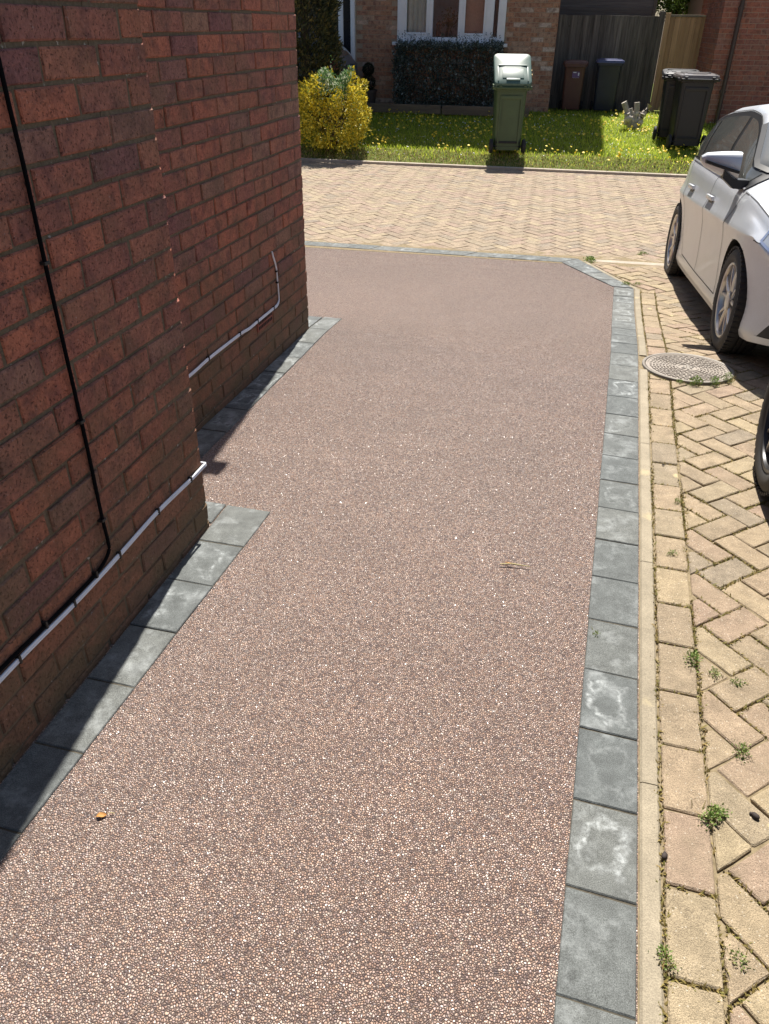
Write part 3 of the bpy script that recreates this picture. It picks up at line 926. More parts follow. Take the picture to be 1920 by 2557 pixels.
def brick_wall(corner, length, rows_total, rows_ind, s_max_ind, zmin_rows, off, name='wall'):
    """face wall ending at 'corner', running back along -WD; individual bricks near, joined bricks further off"""
    wall = mesh_obj(name, [], [], MT['mortar'], HOUSE)
    m = MB()
    cx, cy = corner.x, corner.y
    dep = 0.30
    p0 = Vector((cx, cy)) + WN * (-off) ; p1 = p0 - WD * length
    q0 = p0 - WN * dep; q1 = p1 - WN * dep
    top = 3.30
    vs_ = []
    for p in (p0, p1, q1, q0):
        vs_ += [(p.x, p.y, -0.3), (p.x, p.y, top)]
    m.add(vs_, [(0, 2, 3, 1), (2, 4, 5, 3), (4, 6, 7, 5), (6, 0, 1, 7), (1, 3, 5, 7)])
    # replace the placeholder mesh
    me = bpy.data.meshes.new(name)
    me.from_pydata(m.v, [], m.f); me.materials.append(MT['mortar']); me.update()
    wall.data = me
    fix_normals(wall)
    wall.location = -HOUSE.location
    stuff = MB()
    for c in range(-rows_total, 24):
        z = ZTOP - 0.075 * c - 0.0375
        if z < -0.12: continue
        s = 0.0
        first = True
        while s < length - 0.02:
            if first and c % 2 == 0: L, lib = 0.1025, HD
            else: L, lib = 0.215, ST
            first = False
            if s + L > length: break
            mid = s + L / 2
            proud = random.gauss(0.0, 0.0013)
            p = corner - WD * mid + WN * proud
            pos = (p.x, p.y, z + random.gauss(0, .0009))
            rx = random.gauss(0, .006)
            me = random.choice(lib)
            if s < s_max_ind and -rows_ind <= c and z > -0.03:
                o = bpy.data.objects.new('brick', me)
                COL.objects.link(o)
                o.parent = wall
                o.location = pos
                o.rotation_euler = (rx, random.gauss(0, .003), wall_rot + random.gauss(0, .004))
            else:
                Mx = Matrix.Translation(pos) @ Matrix.Rotation(wall_rot, 4, 'Z')
                stuff.add([Mx @ v.co for v in me.vertices], [tuple(pp.vertices) for pp in me.polygons], 0, random.random())
            s += L + 0.010 + random.gauss(0, .0008)
    so = stuff.build('brickwork', MT['brick'], wall); so['kind'] = 'stuff'
    return wall
NWALL = brick_wall(NC, 3.6, 22, 1, 1.42, 0, 0.0055)
BWALL = brick_wall(BC, 2.60, 22, 1, 2.10, 0, 0.0055)
# returns: short face behind the near corner, front face of the building, a plain flat roof slab
def plain_wall(name, a, b, mat, top=3.30, parent=HOUSE, z0=-.35):
    a, b = Vector(a), Vector(b)
    d = (b - a).normalized(); L = (b - a).length
    n = Vector((d.y, -d.x))                   # outward = right of a->b
    m = MB(); mo = MB()
    p = a - n * .006; q = b - n * .006; p2 = a - n * .25; q2 = b - n * .25
    vs_ = []
    for w in (p, q, q2, p2): vs_ += [(w.x, w.y, z0), (w.x, w.y, top)]
    mo.add(vs_, [(0, 2, 3, 1), (2, 4, 5, 3), (4, 6, 7, 5), (6, 0, 1, 7), (1, 3, 5, 7)])
    w = mo.build(name, MT['mortar'], parent); fix_normals(w)
    w.location = -parent.location
    ang = math.atan2(d.y, d.x)
    for c in range(-22, 26):
        z = ZTOP - 0.075 * c - 0.0375
        if z < z0 + .2 or z > top: continue
        s = 0.0 if c % 2 == 0 else -0.1125
        while s < L:
            s0, s1 = max(s, 0.0), min(s + 0.215, L)
            if s1 - s0 > .03:
                c2 = a + d * ((s0 + s1) / 2)
                m.box((0, 0, 0), (s1 - s0, .03, .065))
                k = len(m.v) - 8
                Mx = Matrix.Translation((c2.x - n.x * .012, c2.y - n.y * .012, z)) @ Matrix.Rotation(ang, 4, 'Z')
                for i in range(k, k + 8): m.v[i] = tuple(Mx @ Vector(m.v[i]))
                rv = random.random()
                for i in range(6): m.r[-1 - i] = rv
            s += 0.225
    so = m.build('brickwork', mat, w); so['kind'] = 'stuff'
    return w
plain_wall('wall', NC - WN * .004 , NC - WN * 0.62, MT['brick'])
HOUSE_FRONT = BC - WN * 5.0
plain_wall('wall', BC - WN * .004, HOUSE_FRONT, MT['brick'])
m = MB()
for (a, b) in ((NC - WD * 3.6, NC), (BC - WD * 2.6, BC)):
    pass
r0, r1, r2, r3 = BC - WN * .02, BC - WN * 5.0, BC - WN * 5.0 - WD * 6.2, BC - WN * .02 - WD * 6.2
m.add([(p.x, p.y, z) for z in (3.28, 3.36) for p in (r0, r1, r2, r3)], [(0, 1, 2, 3), (7, 6, 5, 4), (0, 4, 5, 1), (1, 5, 6, 2), (2, 6, 7, 3), (3, 7, 4, 0)])
ro = m.build('roof', MT['roof_tile'], HOUSE); fix_normals(ro); ro.location = -HOUSE.location

# terracotta air brick (part of the back wall)
def on_wall(corner, s, z, out=0.0):
    p = corner - WD * s + WN * out
    return Vector((p.x, p.y, z))
ab = MB()
Mx = Matrix.Translation(on_wall(BC, 0.688, 0.2345, 0.004)) @ Matrix.Rotation(wall_rot, 4, 'Z')
ab.box((0, 0.004, 0), (0.205, .018, .062), bev=.003)
for zr in (-.013, .013):
    for k in range(9):
        ab.box((-.084 + k * .021, -.0056, zr), (.013, .002, .016), 1)
ab.v = [tuple(Mx @ Vector(v)) for v in ab.v]
o = ab.build('air_brick', [MT['terracotta'], MT['void']], HOUSE); o.location = -HOUSE.location

# ------------------------------------------------------------------ cables on the walls
def smooth_path(pts, n=6):
    pts = [Vector(p) for p in pts]
    out = []
    for i in range(len(pts) - 1):
        p0 = pts[max(i - 1, 0)]; p1 = pts[i]; p2 = pts[i + 1]; p3 = pts[min(i + 2, len(pts) - 1)]
        for k in range(n):
            t = k / n
            out.append(0.5 * ((2 * p1) + (p2 - p0) * t + (2 * p0 - 5 * p1 + 4 * p2 - p3) * t * t + (3 * p1 - p0 - 3 * p2 + p3) * t ** 3))
    out.append(pts[-1])
    return out
def cable(name, corner, sz, rad, mat, label, clips, twin=False, extra=None):
    t = thing(name, on_wall(corner, sz[0][0], sz[0][1]), 0, label, 'cable')
    off = -Vector(t.location)
    pts = [on_wall(corner, s, z, rad + .0025) for s, z in sz]
    if extra: pts = [Vector(e) for e in extra] + pts
    pts = smooth_path(pts)
    if twin:
        for dz in (-rad * .75, rad * .75):
            m = MB(); m.tube([p + Vector((0, 0, dz)) + off for p in pts], rad * .8, 8)
            m.build('core', mat, t, True, 60)
    else:
        m = MB(); m.tube([p + off for p in pts], rad, 8); m.build('sheath', mat, t, True, 60)
    for s, z, vert in clips:
        m = MB()
        c = on_wall(corner, s, z, rad) + off
        rot = Matrix.Rotation(wall_rot, 3, 'Z')
        hh = rad * 2 * (1.6 if twin else 1.25)
        if vert: m.box(c, (hh + .006, rad * 2.6 + .004, .008), rot=rot, bev=.002)
        else: m.box(c, (.008, rad * 2.6 + .004, hh + .006), rot=rot, bev=.002)
        m.box(c + WN.to_3d() * (rad * 1.2) + Vector((0, 0, hh / 2 + .002 if not vert else 0)), (.007, .004, .007), rot=rot)
        m.build('clip', MT['clip'], t)
    return t
rcorn = on_wall(NC, -0.012, 0.250, -.03)
cable('grey_cable', NC, [(-0.010, 0.250), (0.012, .249), (0.104, .250), (0.323, .260), (0.554, .253), (0.781, .251), (1.011, .259), (1.30, .257), (1.9, .255)], .0050, MT['cable_grey'],
      'long pale grey twin cable clipped low along the nearer brick wall', [(0.101, .250, 0), (0.324, .259, 0), (0.556, .253, 0), (0.784, .252, 0), (1.011, .259, 0)], True,
      extra=[on_wall(NC, -0.010, 0.25, -.30), on_wall(NC, -0.012, 0.25, -.02)])
cable('grey_cable', BC, [(1.90, .272), (1.522, .272), (1.359, .277), (1.011, .271), (0.898, .262), (0.785, .262), (0.600, .262), (0.52, .262), (0.485, .275), (0.476, .302), (0.482, .399), (0.489, .462), (0.519, .523), (0.530, .548)], .0050, MT['cable_grey'],
      'pale grey twin cable bending upwards beside the air brick on the farther wall', [(1.359, .277, 0), (1.008, .270, 0), (0.785, .262, 0), (0.560, .262, 0), (0.482, .38, 1), (0.486, .44, 1)], True)
cable('black_cable', NC, [(0.592, 1.9), (0.593, 1.464), (0.590, 1.302), (0.592, 1.089), (0.591, .889), (0.590, .641), (0.594, .423), (0.592, .333), (0.598, .296), (0.640, .275), (0.70, .269), (0.900, .274), (1.062, .282), (1.4, .280)], .0052, MT['cable_black'],
      'black cable running straight down the nearer wall and away above the grey one', [(0.591, 1.10, 1), (0.591, .70, 1), (0.594, .40, 1), (0.674, .268, 0), (0.900, .275, 0)])
# unseen added box on the back wall casts the shadow beside the near corner
fl = thing('flood_lamp', on_wall(BC, 0.42, 2.42), wall_rot, 'small black flood lamp high on the farther brick wall', 'lamp')
m = MB(); m.box((0, -.02, 0), (.05, .04, .06), bev=.006); m.build('bracket', MT['clip'], fl)
m = MB(); m.box((0, -.075, .01), (.085, .07, .07), bev=.010); m.build('housing', MT['clip'], fl)

# ------------------------------------------------------------------ fast meshes for leaves and blades
def mesh_np(name, verts, faces, mat, parent=None):
    verts = np.asarray(verts, dtype=np.float32); faces = np.asarray(faces, dtype=np.int32)
    k = faces.shape[1]
    me = bpy.data.meshes.new(name)
    me.vertices.add(len(verts)); me.vertices.foreach_set('co', verts.ravel())
    me.loops.add(faces.size); me.loops.foreach_set('vertex_index', faces.ravel())
    me.polygons.add(len(faces))
    me.polygons.foreach_set('loop_start', np.arange(0, faces.size, k, dtype=np.int32))
    me.materials.append(mat)
    me.update(calc_edges=True)
    return link(bpy.data.objects.new(name, me), parent)

def leaves_np(P, size, aspect=0.5, up=0.0, fold=0.15, dirs=None):
    """one folded four-sided leaf per point"""
    n = len(P)
    a = rng.normal(size=(n, 3)); 
    if dirs is not None: a = a * 0.6 + dirs
    a[:, 2] += up
    a /= np.linalg.norm(a, axis=1)[:, None]
    b = np.cross(a, rng.normal(size=(n, 3))); b /= np.linalg.norm(b, axis=1)[:, None]
    c = np.cross(a, b)
    s = np.asarray(size).reshape(-1, 1) * np.ones((n, 1))
    v = np.stack([P, P + a * s * .45 + b * s * aspect * .5 + c * s * fold, P + a * s, P + a * s * .45 - b * s * aspect * .5 + c * s * fold], 1).reshape(-1, 3)
    f0 = np.arange(n)[:, None] * 4
    f = np.concatenate([f0 + np.array([[0, 1, 2]]), f0 + np.array([[0, 2, 3]])], 1).reshape(-1, 3)
    return v, f

def blades_np(P, h, w, lean=0.5):
    n = len(P)
    an = rng.uniform(0, 2 * np.pi, n)
    d = np.stack([np.cos(an), np.sin(an), np.zeros(n)], 1)
    p = np.stack([-np.sin(an), np.cos(an), np.zeros(n)], 1)
    h = np.asarray(h).reshape(-1, 1) * np.ones((n, 1)); w = np.asarray(w).reshape(-1, 1) * np.ones((n, 1))
    ln = rng.uniform(0, lean, (n, 1)) * h
    up = np.array([0, 0, 1.0])
    mid = P + up * h * .55 + d * ln * .35
    tip = P + up * h * .95 + d * ln
    v = np.stack([P - p * w * .5, P + p * w * .5, mid + p * w * .4, mid - p * w * .4, tip], 1).reshape(-1, 3)
    f0 = np.arange(n)[:, None] * 5
    f = np.concatenate([f0 + np.array([[0, 1, 2]]), f0 + np.array([[0, 2, 3]]), f0 + np.array([[3, 2, 4]])], 1).reshape(-1, 3)
    return v, f

Zv = np.vectorize(Z)

# ------------------------------------------------------------------ lawn grass and flowers
def lawn_pts(n, u0, u1, v0, v1):
    u = rng.uniform(u0, u1, n); v = rng.uniform(v0, v1, n)
    x = 0.184 * u + 0.983 * v; y = 0.983 * u - 0.184 * v
    return np.stack([x, y, Zv(x, y) - .012], 1), u, v
P, u, v = lawn_pts(56000, 12.62, 16.75, -4.2, 4.2)
cl = np.array([noise.noise(Vector((p[0] * 1.6, p[1] * 1.6, 0))) for p in P])
keep = rng.random(len(P)) < np.clip((u - 12.56) * 2.2, .15, 1)
P, cl = P[keep], cl[keep]
vv, ff = blades_np(P, np.clip(rng.normal(.045, .016, len(P)) * (1 + .6 * cl), .015, .11), .0085, 1.3)
o = mesh_np('grass', vv, ff, MT['grass']); tag(o, 'unmown green grass of the front lawn', 'grass', kind='stuff')
P, u, v = lawn_pts(9000, 12.55, 12.95, -4.2, 4.2)
vv, ff = blades_np(P, rng.uniform(.012, .04, len(P)), .008, 1.4)
o = mesh_np('dry_grass', vv, ff, MT['dry_grass']); tag(o, 'dry yellowed grass along the far kerb of the road', 'grass', kind='stuff')
def flower_np(P, rad, tilt=.5):
    n = len(P); k = 7
    an = np.linspace(0, 2 * np.pi, k, endpoint=False)
    nz = rng.normal(size=(n, 3)) * tilt; nz[:, 2] = 1; nz[:, 1] -= .35; nz /= np.linalg.norm(nz, axis=1)[:, None]
    a = np.cross(nz, [1.0, 0, 0]); a /= np.linalg.norm(a, axis=1)[:, None]; b = np.cross(nz, a)
    r = np.asarray(rad).reshape(-1, 1, 1)
    ring = P[:, None, :] + r * (a[:, None, :] * np.cos(an)[None, :, None] + b[:, None, :] * np.sin(an)[None, :, None])
    top = (P + nz * r[:, 0] * .45)[:, None, :]
    vv = np.concatenate([ring, top], 1).reshape(-1, 3)
    f0 = np.arange(n)[:, None] * (k + 1)
    f = np.concatenate([f0 + np.array([[i, (i + 1) % k, k]]) for i in range(k)], 1).reshape(-1, 3)
    return vv, f
def patchy(n, u0, u1, v0, v1, thr, sc):
    P, u, v = lawn_pts(n, u0, u1, v0, v1)
    c = np.array([noise.noise(Vector((p[0] * sc + 5, p[1] * sc, 3))) for p in P])
    return P[c > thr]
P = patchy(900, 12.75, 16.4, -3.0, 2.3, -0.14, 1.1); P[:, 2] += rng.uniform(.05, .12, len(P))
vv, ff = flower_np(P, rng.uniform(.013, .024, len(P)))
o = mesh_np('dandelions', vv, ff, MT['dandelion']); tag(o, 'yellow dandelion heads dotted all over the lawn', 'flowers', kind='stuff')
P = patchy(900, 12.7, 16.4, -3.0, 4.0, 0.0, 1.5); P[:, 2] += rng.uniform(.03, .06, len(P))
vv, ff = flower_np(P, rng.uniform(.006, .011, len(P)))
o = mesh_np('daisies', vv, ff, MT['daisy']); tag(o, 'tiny white daisies scattered in the lawn grass', 'flowers', kind='stuff')

# ------------------------------------------------------------------ house behind the lawn
def framed(name, u2, v, z, label, cat):
    x, y = RD(u2, v)
    return thing(name, (x, y, z), RD_ROT, label, cat)
def brick_face(mb, x0, x1, z0, z1, y, holes=(), zoff=0.0, flip=None):
    """stretcher-bond brickwork of a wall facing local -y (or the face given by flip) added to mb"""
    c = 0
    z = z0
    while z < z1:
        x = x0 - (0.1125 if c % 2 else 0)
        while x < x1:
            a, b = max(x, x0), min(x + 0.215, x1)
            if b - a > .03 and not any(h[0] - .02 < (a + b) / 2 < h[1] + .02 and h[2] - .03 < z + .03 < h[3] + .03 for h in holes):
                d = random.uniform(-.002, .002)
                pts = [(a, y - .006 + d, z), (b, y - .006 + d, z), (b, y - .006 + d, z + .065), (a, y - .006 + d, z + .065), (a, y + .01, z), (b, y + .01, z), (b, y + .01, z + .065), (a, y + .01, z + .065)]
                if flip: pts = [flip(p) for p in pts]
                mb.add(pts, [(0, 1, 2, 3), (0, 4, 5, 1), (1, 5, 6, 2), (2, 6, 7, 3), (3, 7, 4, 0)], 0, random.random())
            x += 0.225
        z += 0.075; c += 1

def glass_clear():
    m = NT('clear_window_glass')
    fr = m.n('ShaderNodeFresnel', {'IOR': 1.6}).outputs[0]
    gl = m.n('ShaderNodeBsdfGlossy', {'Color': (0.95, 0.97, 1, 1), 'Roughness': 0.02})
    tr = m.n('ShaderNodeBsdfTransparent', {'Color': (0.88, 0.90, 0.90, 1)})
    mx = m.n('ShaderNodeMixShader', {0: m.math('MULTIPLY', fr, 0.35, True)})
    m.t.links.new(tr.outputs[0], mx.inputs[1]); m.t.links.new(gl.outputs[0], mx.inputs[2])
    m.t.links.new(mx.outputs[0], m.t.nodes['Material Output'].inputs['Surface'])
    return m.mat
MT['clear_glass'] = glass_clear()

HZ = 0.145
fh = framed('brick_house', 16.57, -0.06, HZ, 'buff orange brick house with a white framed window behind the lawn', 'house')
XL, EAVE = -7.0, 5.22
WX0, WX1, WZ0, WZ1 = -2.92, -0.93, 1.09, 2.45
m = MB()
def wbox(x0, x1, z0, z1, y0=0.0, y1=0.28): m.box(((x0 + x1) / 2, (y0 + y1) / 2, (z0 + z1) / 2), (x1 - x0, y1 - y0, z1 - z0))
wbox(XL, WX0, -.4, EAVE); wbox(WX1, 0, -.4, EAVE); wbox(WX0, WX1, -.4, WZ0); wbox(WX0, WX1, WZ1, EAVE)
m.box((-.14, 3.7, (EAVE - .4) / 2), (.28, 6.8, EAVE + .4)); m.box((XL / 2, 7.0, EAVE / 2), (-XL, .2, EAVE))
m.box((XL / 2, 3.5, EAVE - .02), (-XL, 7.0, .04))
w = m.build('wall', MT['far_mortar'], fh)
m = MB()
brick_face(m, XL + 1.5, 0.0, -.15, 3.2, 0, [(WX0, WX1, WZ0, WZ1), (-5.2, -3.72, -.2, 2.1)])
brick_face(m, 0, 3.0, -.15, 3.0, 0, flip=lambda p: (-p[1], p[0], p[2]))
so = m.build('brickwork', MT['far_brick'], w); so['kind'] = 'stuff'
m = MB()
rv = [(XL - .3, -.35, EAVE - .12), (.78, -.35, EAVE - .12), (.78, 3.6, EAVE + 2.1), (XL - .3, 3.6, EAVE + 2.1), (.78, 7.4, EAVE - .12), (XL - .3, 7.4, EAVE - .12)]
m.add(rv + [(x, y, z + .12) for x, y, z in rv], [(0, 1, 2, 3), (3, 2, 4, 5), (6, 9, 8, 7), (9, 11, 10, 8), (0, 6, 7, 1), (5, 4, 10, 11), (1, 7, 8, 2), (2, 8, 10, 4), (0, 3, 9, 6), (3, 5, 11, 9)])
fix_normals(m.build('roof', MT['roof_tile'], fh))
# window: frame members, sill, panes
wf = MB()
def fr(x0, x1, z0, z1, y0=-.05, y1=.06, mb=None): (mb or wf).box(((x0 + x1) / 2, (y0 + y1) / 2, (z0 + z1) / 2), (x1 - x0, y1 - y0, z1 - z0), bev=.006)
fr(WX0, -2.78, WZ0, WZ1); fr(-2.345, -2.262, WZ0, WZ1); fr(-1.79, -1.70, WZ0, WZ1); fr(-1.29, -1.147, WZ0, WZ1); fr(-1.067, WX1, WZ0, WZ1, -.07)
for a, b in ((-2.78, -2.345), (-1.70, -1.29)): fr(a, b, WZ0, WZ0 + .115); fr(a, b, WZ1 - .1, WZ1)
fr(-2.262, -1.79, WZ0, WZ0 + .08); fr(-2.262, -1.79, WZ1 - .1, WZ1); fr(-1.147, -1.067, WZ0, WZ0 + .1, -.02)
for a, b, z in ((-2.78, -2.345, .115), (-1.70, -1.29, .115)):
    fr(a, a + .035, WZ0 + z, WZ1 - .1, -.062, -.02); fr(b - .035, b, WZ0 + z, WZ1 - .1, -.062, -.02); fr(a + .035, b - .035, WZ0 + z, WZ0 + z + .035, -.062, -.02)
win = wf.build('window', MT['white_upvc'], fh, True, 30)
m = MB(); m.box(((WX0 + WX1) / 2, -.06, WZ0 - .03), (WX1 - WX0 + .14, .22, .055), bev=.01); m.build('sill', MT['white_upvc'], win, True, 30)
for a, b in ((-2.775, -2.35), (-2.257, -1.795), (-1.695, -1.295), (-1.142, -1.072)):
    m = MB(); m.box(((a + b) / 2, 0.005, (WZ0 + WZ1) / 2), (b - a, .008, WZ1 - WZ0 - .15)); m.build('pane', MT['clear_glass'], win)
room = MB()
def rbox(x0, x1, y0, y1, z0, z1, mi): room.box(((x0 + x1) / 2, (y0 + y1) / 2, (z0 + z1) / 2), (x1 - x0, y1 - y0, z1 - z0), mi)
rbox(WX0 - .2, WX1 + .2, 1.2, 1.25, .6, 2.7, 0); rbox(WX0 - .25, WX0 - .2, .28, 1.25, .6, 2.7, 0); rbox(WX1 + .2, WX1 + .25, .28, 1.25, .6, 2.7, 0); rbox(WX0 - .2, WX1 + .2, .28, 1.25, .6, .65, 0)
room.build('room', [MT['dark_room']], fh)
# curtain with folds behind the left pane, panel behind the right pane painted as its brick reflection
m = MB()
rows = []
for i in range(25):
    t = i / 24
    x = -2.80 + .50 * t; y = .14 + .022 * math.sin(t * 34)
    rows.append([(x, y, WZ0 - .02), (x, y, WZ1)])
m.loft(rows, closed=False, cap0=False, cap1=False)
cu = m.build('curtain', MT['curtain'], fh, True, 60)
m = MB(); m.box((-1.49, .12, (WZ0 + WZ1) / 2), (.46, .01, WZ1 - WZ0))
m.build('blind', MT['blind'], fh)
# dark doors left of the window with their white frame
dr = MB()
dr.box((-4.60, -.01, 1.0), (1.10, .06, 2.2)); dr.box((-3.878, -.01, 1.0), (.145, .06, 2.2))
d_ = dr.build('door', MT['black_door'], fh)
m = MB(); m.box((-3.995, -.03, 1.0), (.092, .09, 2.2), bev=.008); m.box((-3.768, -.03, 1.0), (.078, .09, 2.2), bev=.008); m.box((-4.4, -.03, 2.14), (1.34, .09, .08), bev=.008)
m.build('frame', MT['white_upvc'], d_, True, 30)
def hpt(x, y, z=0.0):
    c, s = math.cos(RD_ROT), math.sin(RD_ROT)
    return Vector((fh.location.x + x * c - y * s, fh.location.y + x * s + y * c, HZ + z))
# flowers in a vase on the inner window board
vz = thing('flower_vase', hpt(-1.98, .20, WZ0 + .02), RD_ROT, 'dark vase of dried flowers behind the middle window pane', 'vase')
m = MB(); m.lathe([(.001, 0), (.05, 0), (.07, .06), (.06, .14), (.03, .19), (.035, .21), (.03, .20)], 16); m.build('vase', MT['pot'], vz, True, 50)
P = rng.normal(size=(240, 3)) * [.085, .05, .07] + [0, 0, .33]
vv, ff = leaves_np(P, rng.uniform(.03, .07, len(P)), .5, .3); mesh_np('flowers', vv, ff, MT['petal_dark'], vz)
P = rng.uniform(-1, 1, size=(40, 3)) * [.02, .02, .08] + [0, 0, .24]
vv, ff = leaves_np(P, .08, .15, 1.5); mesh_np('stems', vv, ff, MT['box_leaf'], vz)
v2 = thing('ornament', hpt(-2.18, .20, WZ0 + .02), RD_ROT, 'small dark ornament beside the flower vase in the window', 'ornament')
m = MB(); m.lathe([(.001, 0), (.035, 0), (.03, .05), (.045, .13), (.035, .21), (.045, .26), (.02, .30), (.001, .31)], 14); m.build('figure', MT['pot'], v2, True, 50)
m = MB(); m.lathe([(.001, -.001), (.05, -.001), (.045, .012), (.001, .012)], 14); m.build('base', MT['petal_dark'], v2, True, 50)

# hedge under the window, timber border in front of it
hg = thing('hedge', hpt(-1.90, -.36, 0), RD_ROT, 'dark clipped box shaped hedge under the white window', 'hedge')
n = 15000
q = rng.uniform(-1, 1, (n, 3))
ax = rng.integers(0, 3, n)
sgn = rng.choice([-1, 1], n)
inner = rng.random(n) < .35
for k in range(3):
    sel = (ax == k) & ~inner
    q[sel, k] = sgn[sel] * rng.uniform(.82, 1.02, sel.sum())
P = q * [.98, .28, .53] + [0, 0, .56]
P += .06 * np.array([[noise.noise(Vector((p[0] * 5, p[1] * 5, p[2] * 5))), noise.noise(Vector((p[0] * 5 + 9, p[1] * 5, p[2] * 5))), noise.noise(Vector((p[0] * 5, p[1] * 5 + 7, p[2] * 5)))] for p in P])
vv, ff = leaves_np(P, rng.uniform(.025, .055, n), .55, .25)
mesh_np('foliage', vv, ff, MT['hedge'], hg)
# young shoots above the clipped top
P = []
for i in range(170):
    x, y = rng.uniform(-.97, .97), rng.uniform(-.3, .3)
    h = rng.uniform(.04, .20); dx = rng.normal() * .03
    for t in np.linspace(0, 1, 6): P.append((x + dx * t, y, 1.06 + h * t))
P = np.array(P)
vv, ff = leaves_np(P, rng.uniform(.02, .04, len(P)), .5, .8); mesh_np('shoots', vv, ff, MT['hedge'], hg)
m = MB()
for i in range(26):
    x, y = random.uniform(-.85, .85), random.uniform(-.2, .2)
    m.tube([(x, y, -.05), (x + random.uniform(-.08, .08), y, .35), (x + random.uniform(-.15, .15), y + random.uniform(-.08, .08), .95)], [.014, .010, .005], 5)
m.build('stems', MT['bark'], hg)
tb = thing('timber_border', hpt(-1.75, -.70, 0), RD_ROT, 'low timber board edging the bed in front of the hedge', 'border')
for i in range(2):
    m = MB(); m.box((-1.0 + i * 1.62, 0, .035), (1.60, .05, .15), bev=.006); m.build('plank', MT['sleeper'], tb)
m = MB()
for x in (-1.7, -.1, 1.3): m.box((x, .05, .02), (.05, .05, .18), bev=.004)
m.build('peg', MT['sleeper'], tb)

# topiary of two balls in a pot by the wall
tp = thing('topiary_plant', hpt(-3.42, -.28, 0), RD_ROT, 'potted topiary of two dark green balls one above the other', 'plant')
m = MB(); m.lathe([(.001, 0), (.12, 0), (.16, .26), (.175, .26), (.175, .30), (.15, .30), (.14, .27), (.001, .27)], 20); m.build('pot', MT['pot'], tp, True, 40)
m = MB(); m.tube([(0, 0, .25), (.004, 0, .70)], .012, 6); m.build('stem', MT['bark'], tp)
for cz, rr in ((.42, .135), (.64, .105)):
    d = rng.normal(size=(1500, 3)); d /= np.linalg.norm(d, axis=1)[:, None]
    P = d * (rr * rng.uniform(.75, 1.0, (1500, 1))) + [0, 0, cz]
    vv, ff = leaves_np(P, rng.uniform(.015, .03, 1500), .55, 0, dirs=d); mesh_np('ball', vv, ff, MT['box_leaf'], tp)

# golden shrub at the corner of the lawn
gp = (-0.92, 13.25)
gb = thing('golden_shrub', (gp[0], gp[1], Z(*gp)), 0, 'golden yellow leaved shrub at the corner of the lawn by the road', 'shrub')
n = 19000
d = rng.normal(size=(n, 3)); d /= np.linalg.norm(d, axis=1)[:, None]
rad = rng.uniform(.45, 1.0, (n, 1)) ** .6 / (np.sum(np.abs(d) ** 3.2, axis=1)[:, None] ** (1 / 3.2))
P = d * rad * [.50, .40, .50] + [0, 0, .50]
P[:, 2] = np.maximum(P[:, 2], .03 + rng.uniform(0, .08, n))
lump = np.array([noise.noise(Vector((p[0] * 6, p[1] * 6, p[2] * 6 + 3))) for p in P])
P += d * (lump[:, None] * .24)
keep = rng.random(n) < np.clip(.72 + lump * 1.6, .05, 1)
P, d, lump = P[keep], d[keep], lump[keep]
vari = (np.hypot(P[:, 0] - .06, P[:, 1] + .1) < .24 + .1 * lump) & (P[:, 2] > .70)
s = rng.uniform(.026, .054, len(P))
vv, ff = leaves_np(P[~vari], s[~vari], .6, .2, dirs=d[~vari] * .9); mesh_np('foliage', vv, ff, MT['golden'], gb)
vv, ff = leaves_np(P[vari], s[vari] * 1.1, .6, .2, dirs=d[vari] * .9)
P2 = []
for i in range(9):
    x, y = rng.uniform(-.05, .36), rng.uniform(-.15, .1); h = rng.uniform(.05, .15) if i else .34
    for t in np.linspace(0, 1, 11): P2.append((x + .22 * h * t + rng.normal() * .012, y + rng.normal() * .012, .92 + h * t))
v2_, f2_ = leaves_np(np.array(P2), rng.uniform(.025, .045, len(P2)), .6, .4)
vs_o = mesh_np('variegated_leaves', np.concatenate([vv, v2_]), np.concatenate([ff, f2_ + len(vv)]), MT['variegated'], gb); vs_o['kind'] = 'stuff'
m = MB()
for i in range(22):
    a = random.uniform(0, 6.28); r_ = random.uniform(.15, .42)
    m.tube([(.06 * math.cos(a), .06 * math.sin(a), -.03), (r_ * .5 * math.cos(a), r_ * .5 * math.sin(a), .35), (r_ * math.cos(a), r_ * .9 * math.sin(a), random.uniform(.5, .85))], [.014, .009, .004], 5)
m.build('stems', MT['bark'], gb)

# dark conifer behind it
cp = (-1.42, 14.62)
cf = thing('conifer_tree', (cp[0], cp[1], Z(*cp)), 0, 'tall dark conifer standing at the edge of the brick wall', 'tree')
n = 26000
z = rng.uniform(.05, 3.9, n)
rmax = np.interp(z, [0, .5, 1.5, 2.8, 3.9], [.48, .56, .58, .46, .08])
an = rng.uniform(0, 2 * np.pi, n)
lump = np.array([noise.noise(Vector((math.cos(a) * 2.2, math.sin(a) * 2.2, zz * 3.0))) for a, zz in zip(an, z)])
r_ = rmax * (rng.uniform(.25, 1, n) ** .45) * (1 + .32 * lump)
P = np.stack([r_ * np.cos(an), r_ * np.sin(an), z], 1)
dd = np.stack([np.cos(an), np.sin(an), .5 + 0 * an], 1)
vv, ff = leaves_np(P, rng.uniform(.05, .11, n), .28, .3, dirs=dd); mesh_np('crown', vv, ff, MT['conifer'], cf)
m = MB(); m.tube([(0, 0, -.1), (.02, 0, 1.5), (0, .02, 3.4)], [.08, .06, .02], 8); m.build('trunk', MT['bark'], cf)

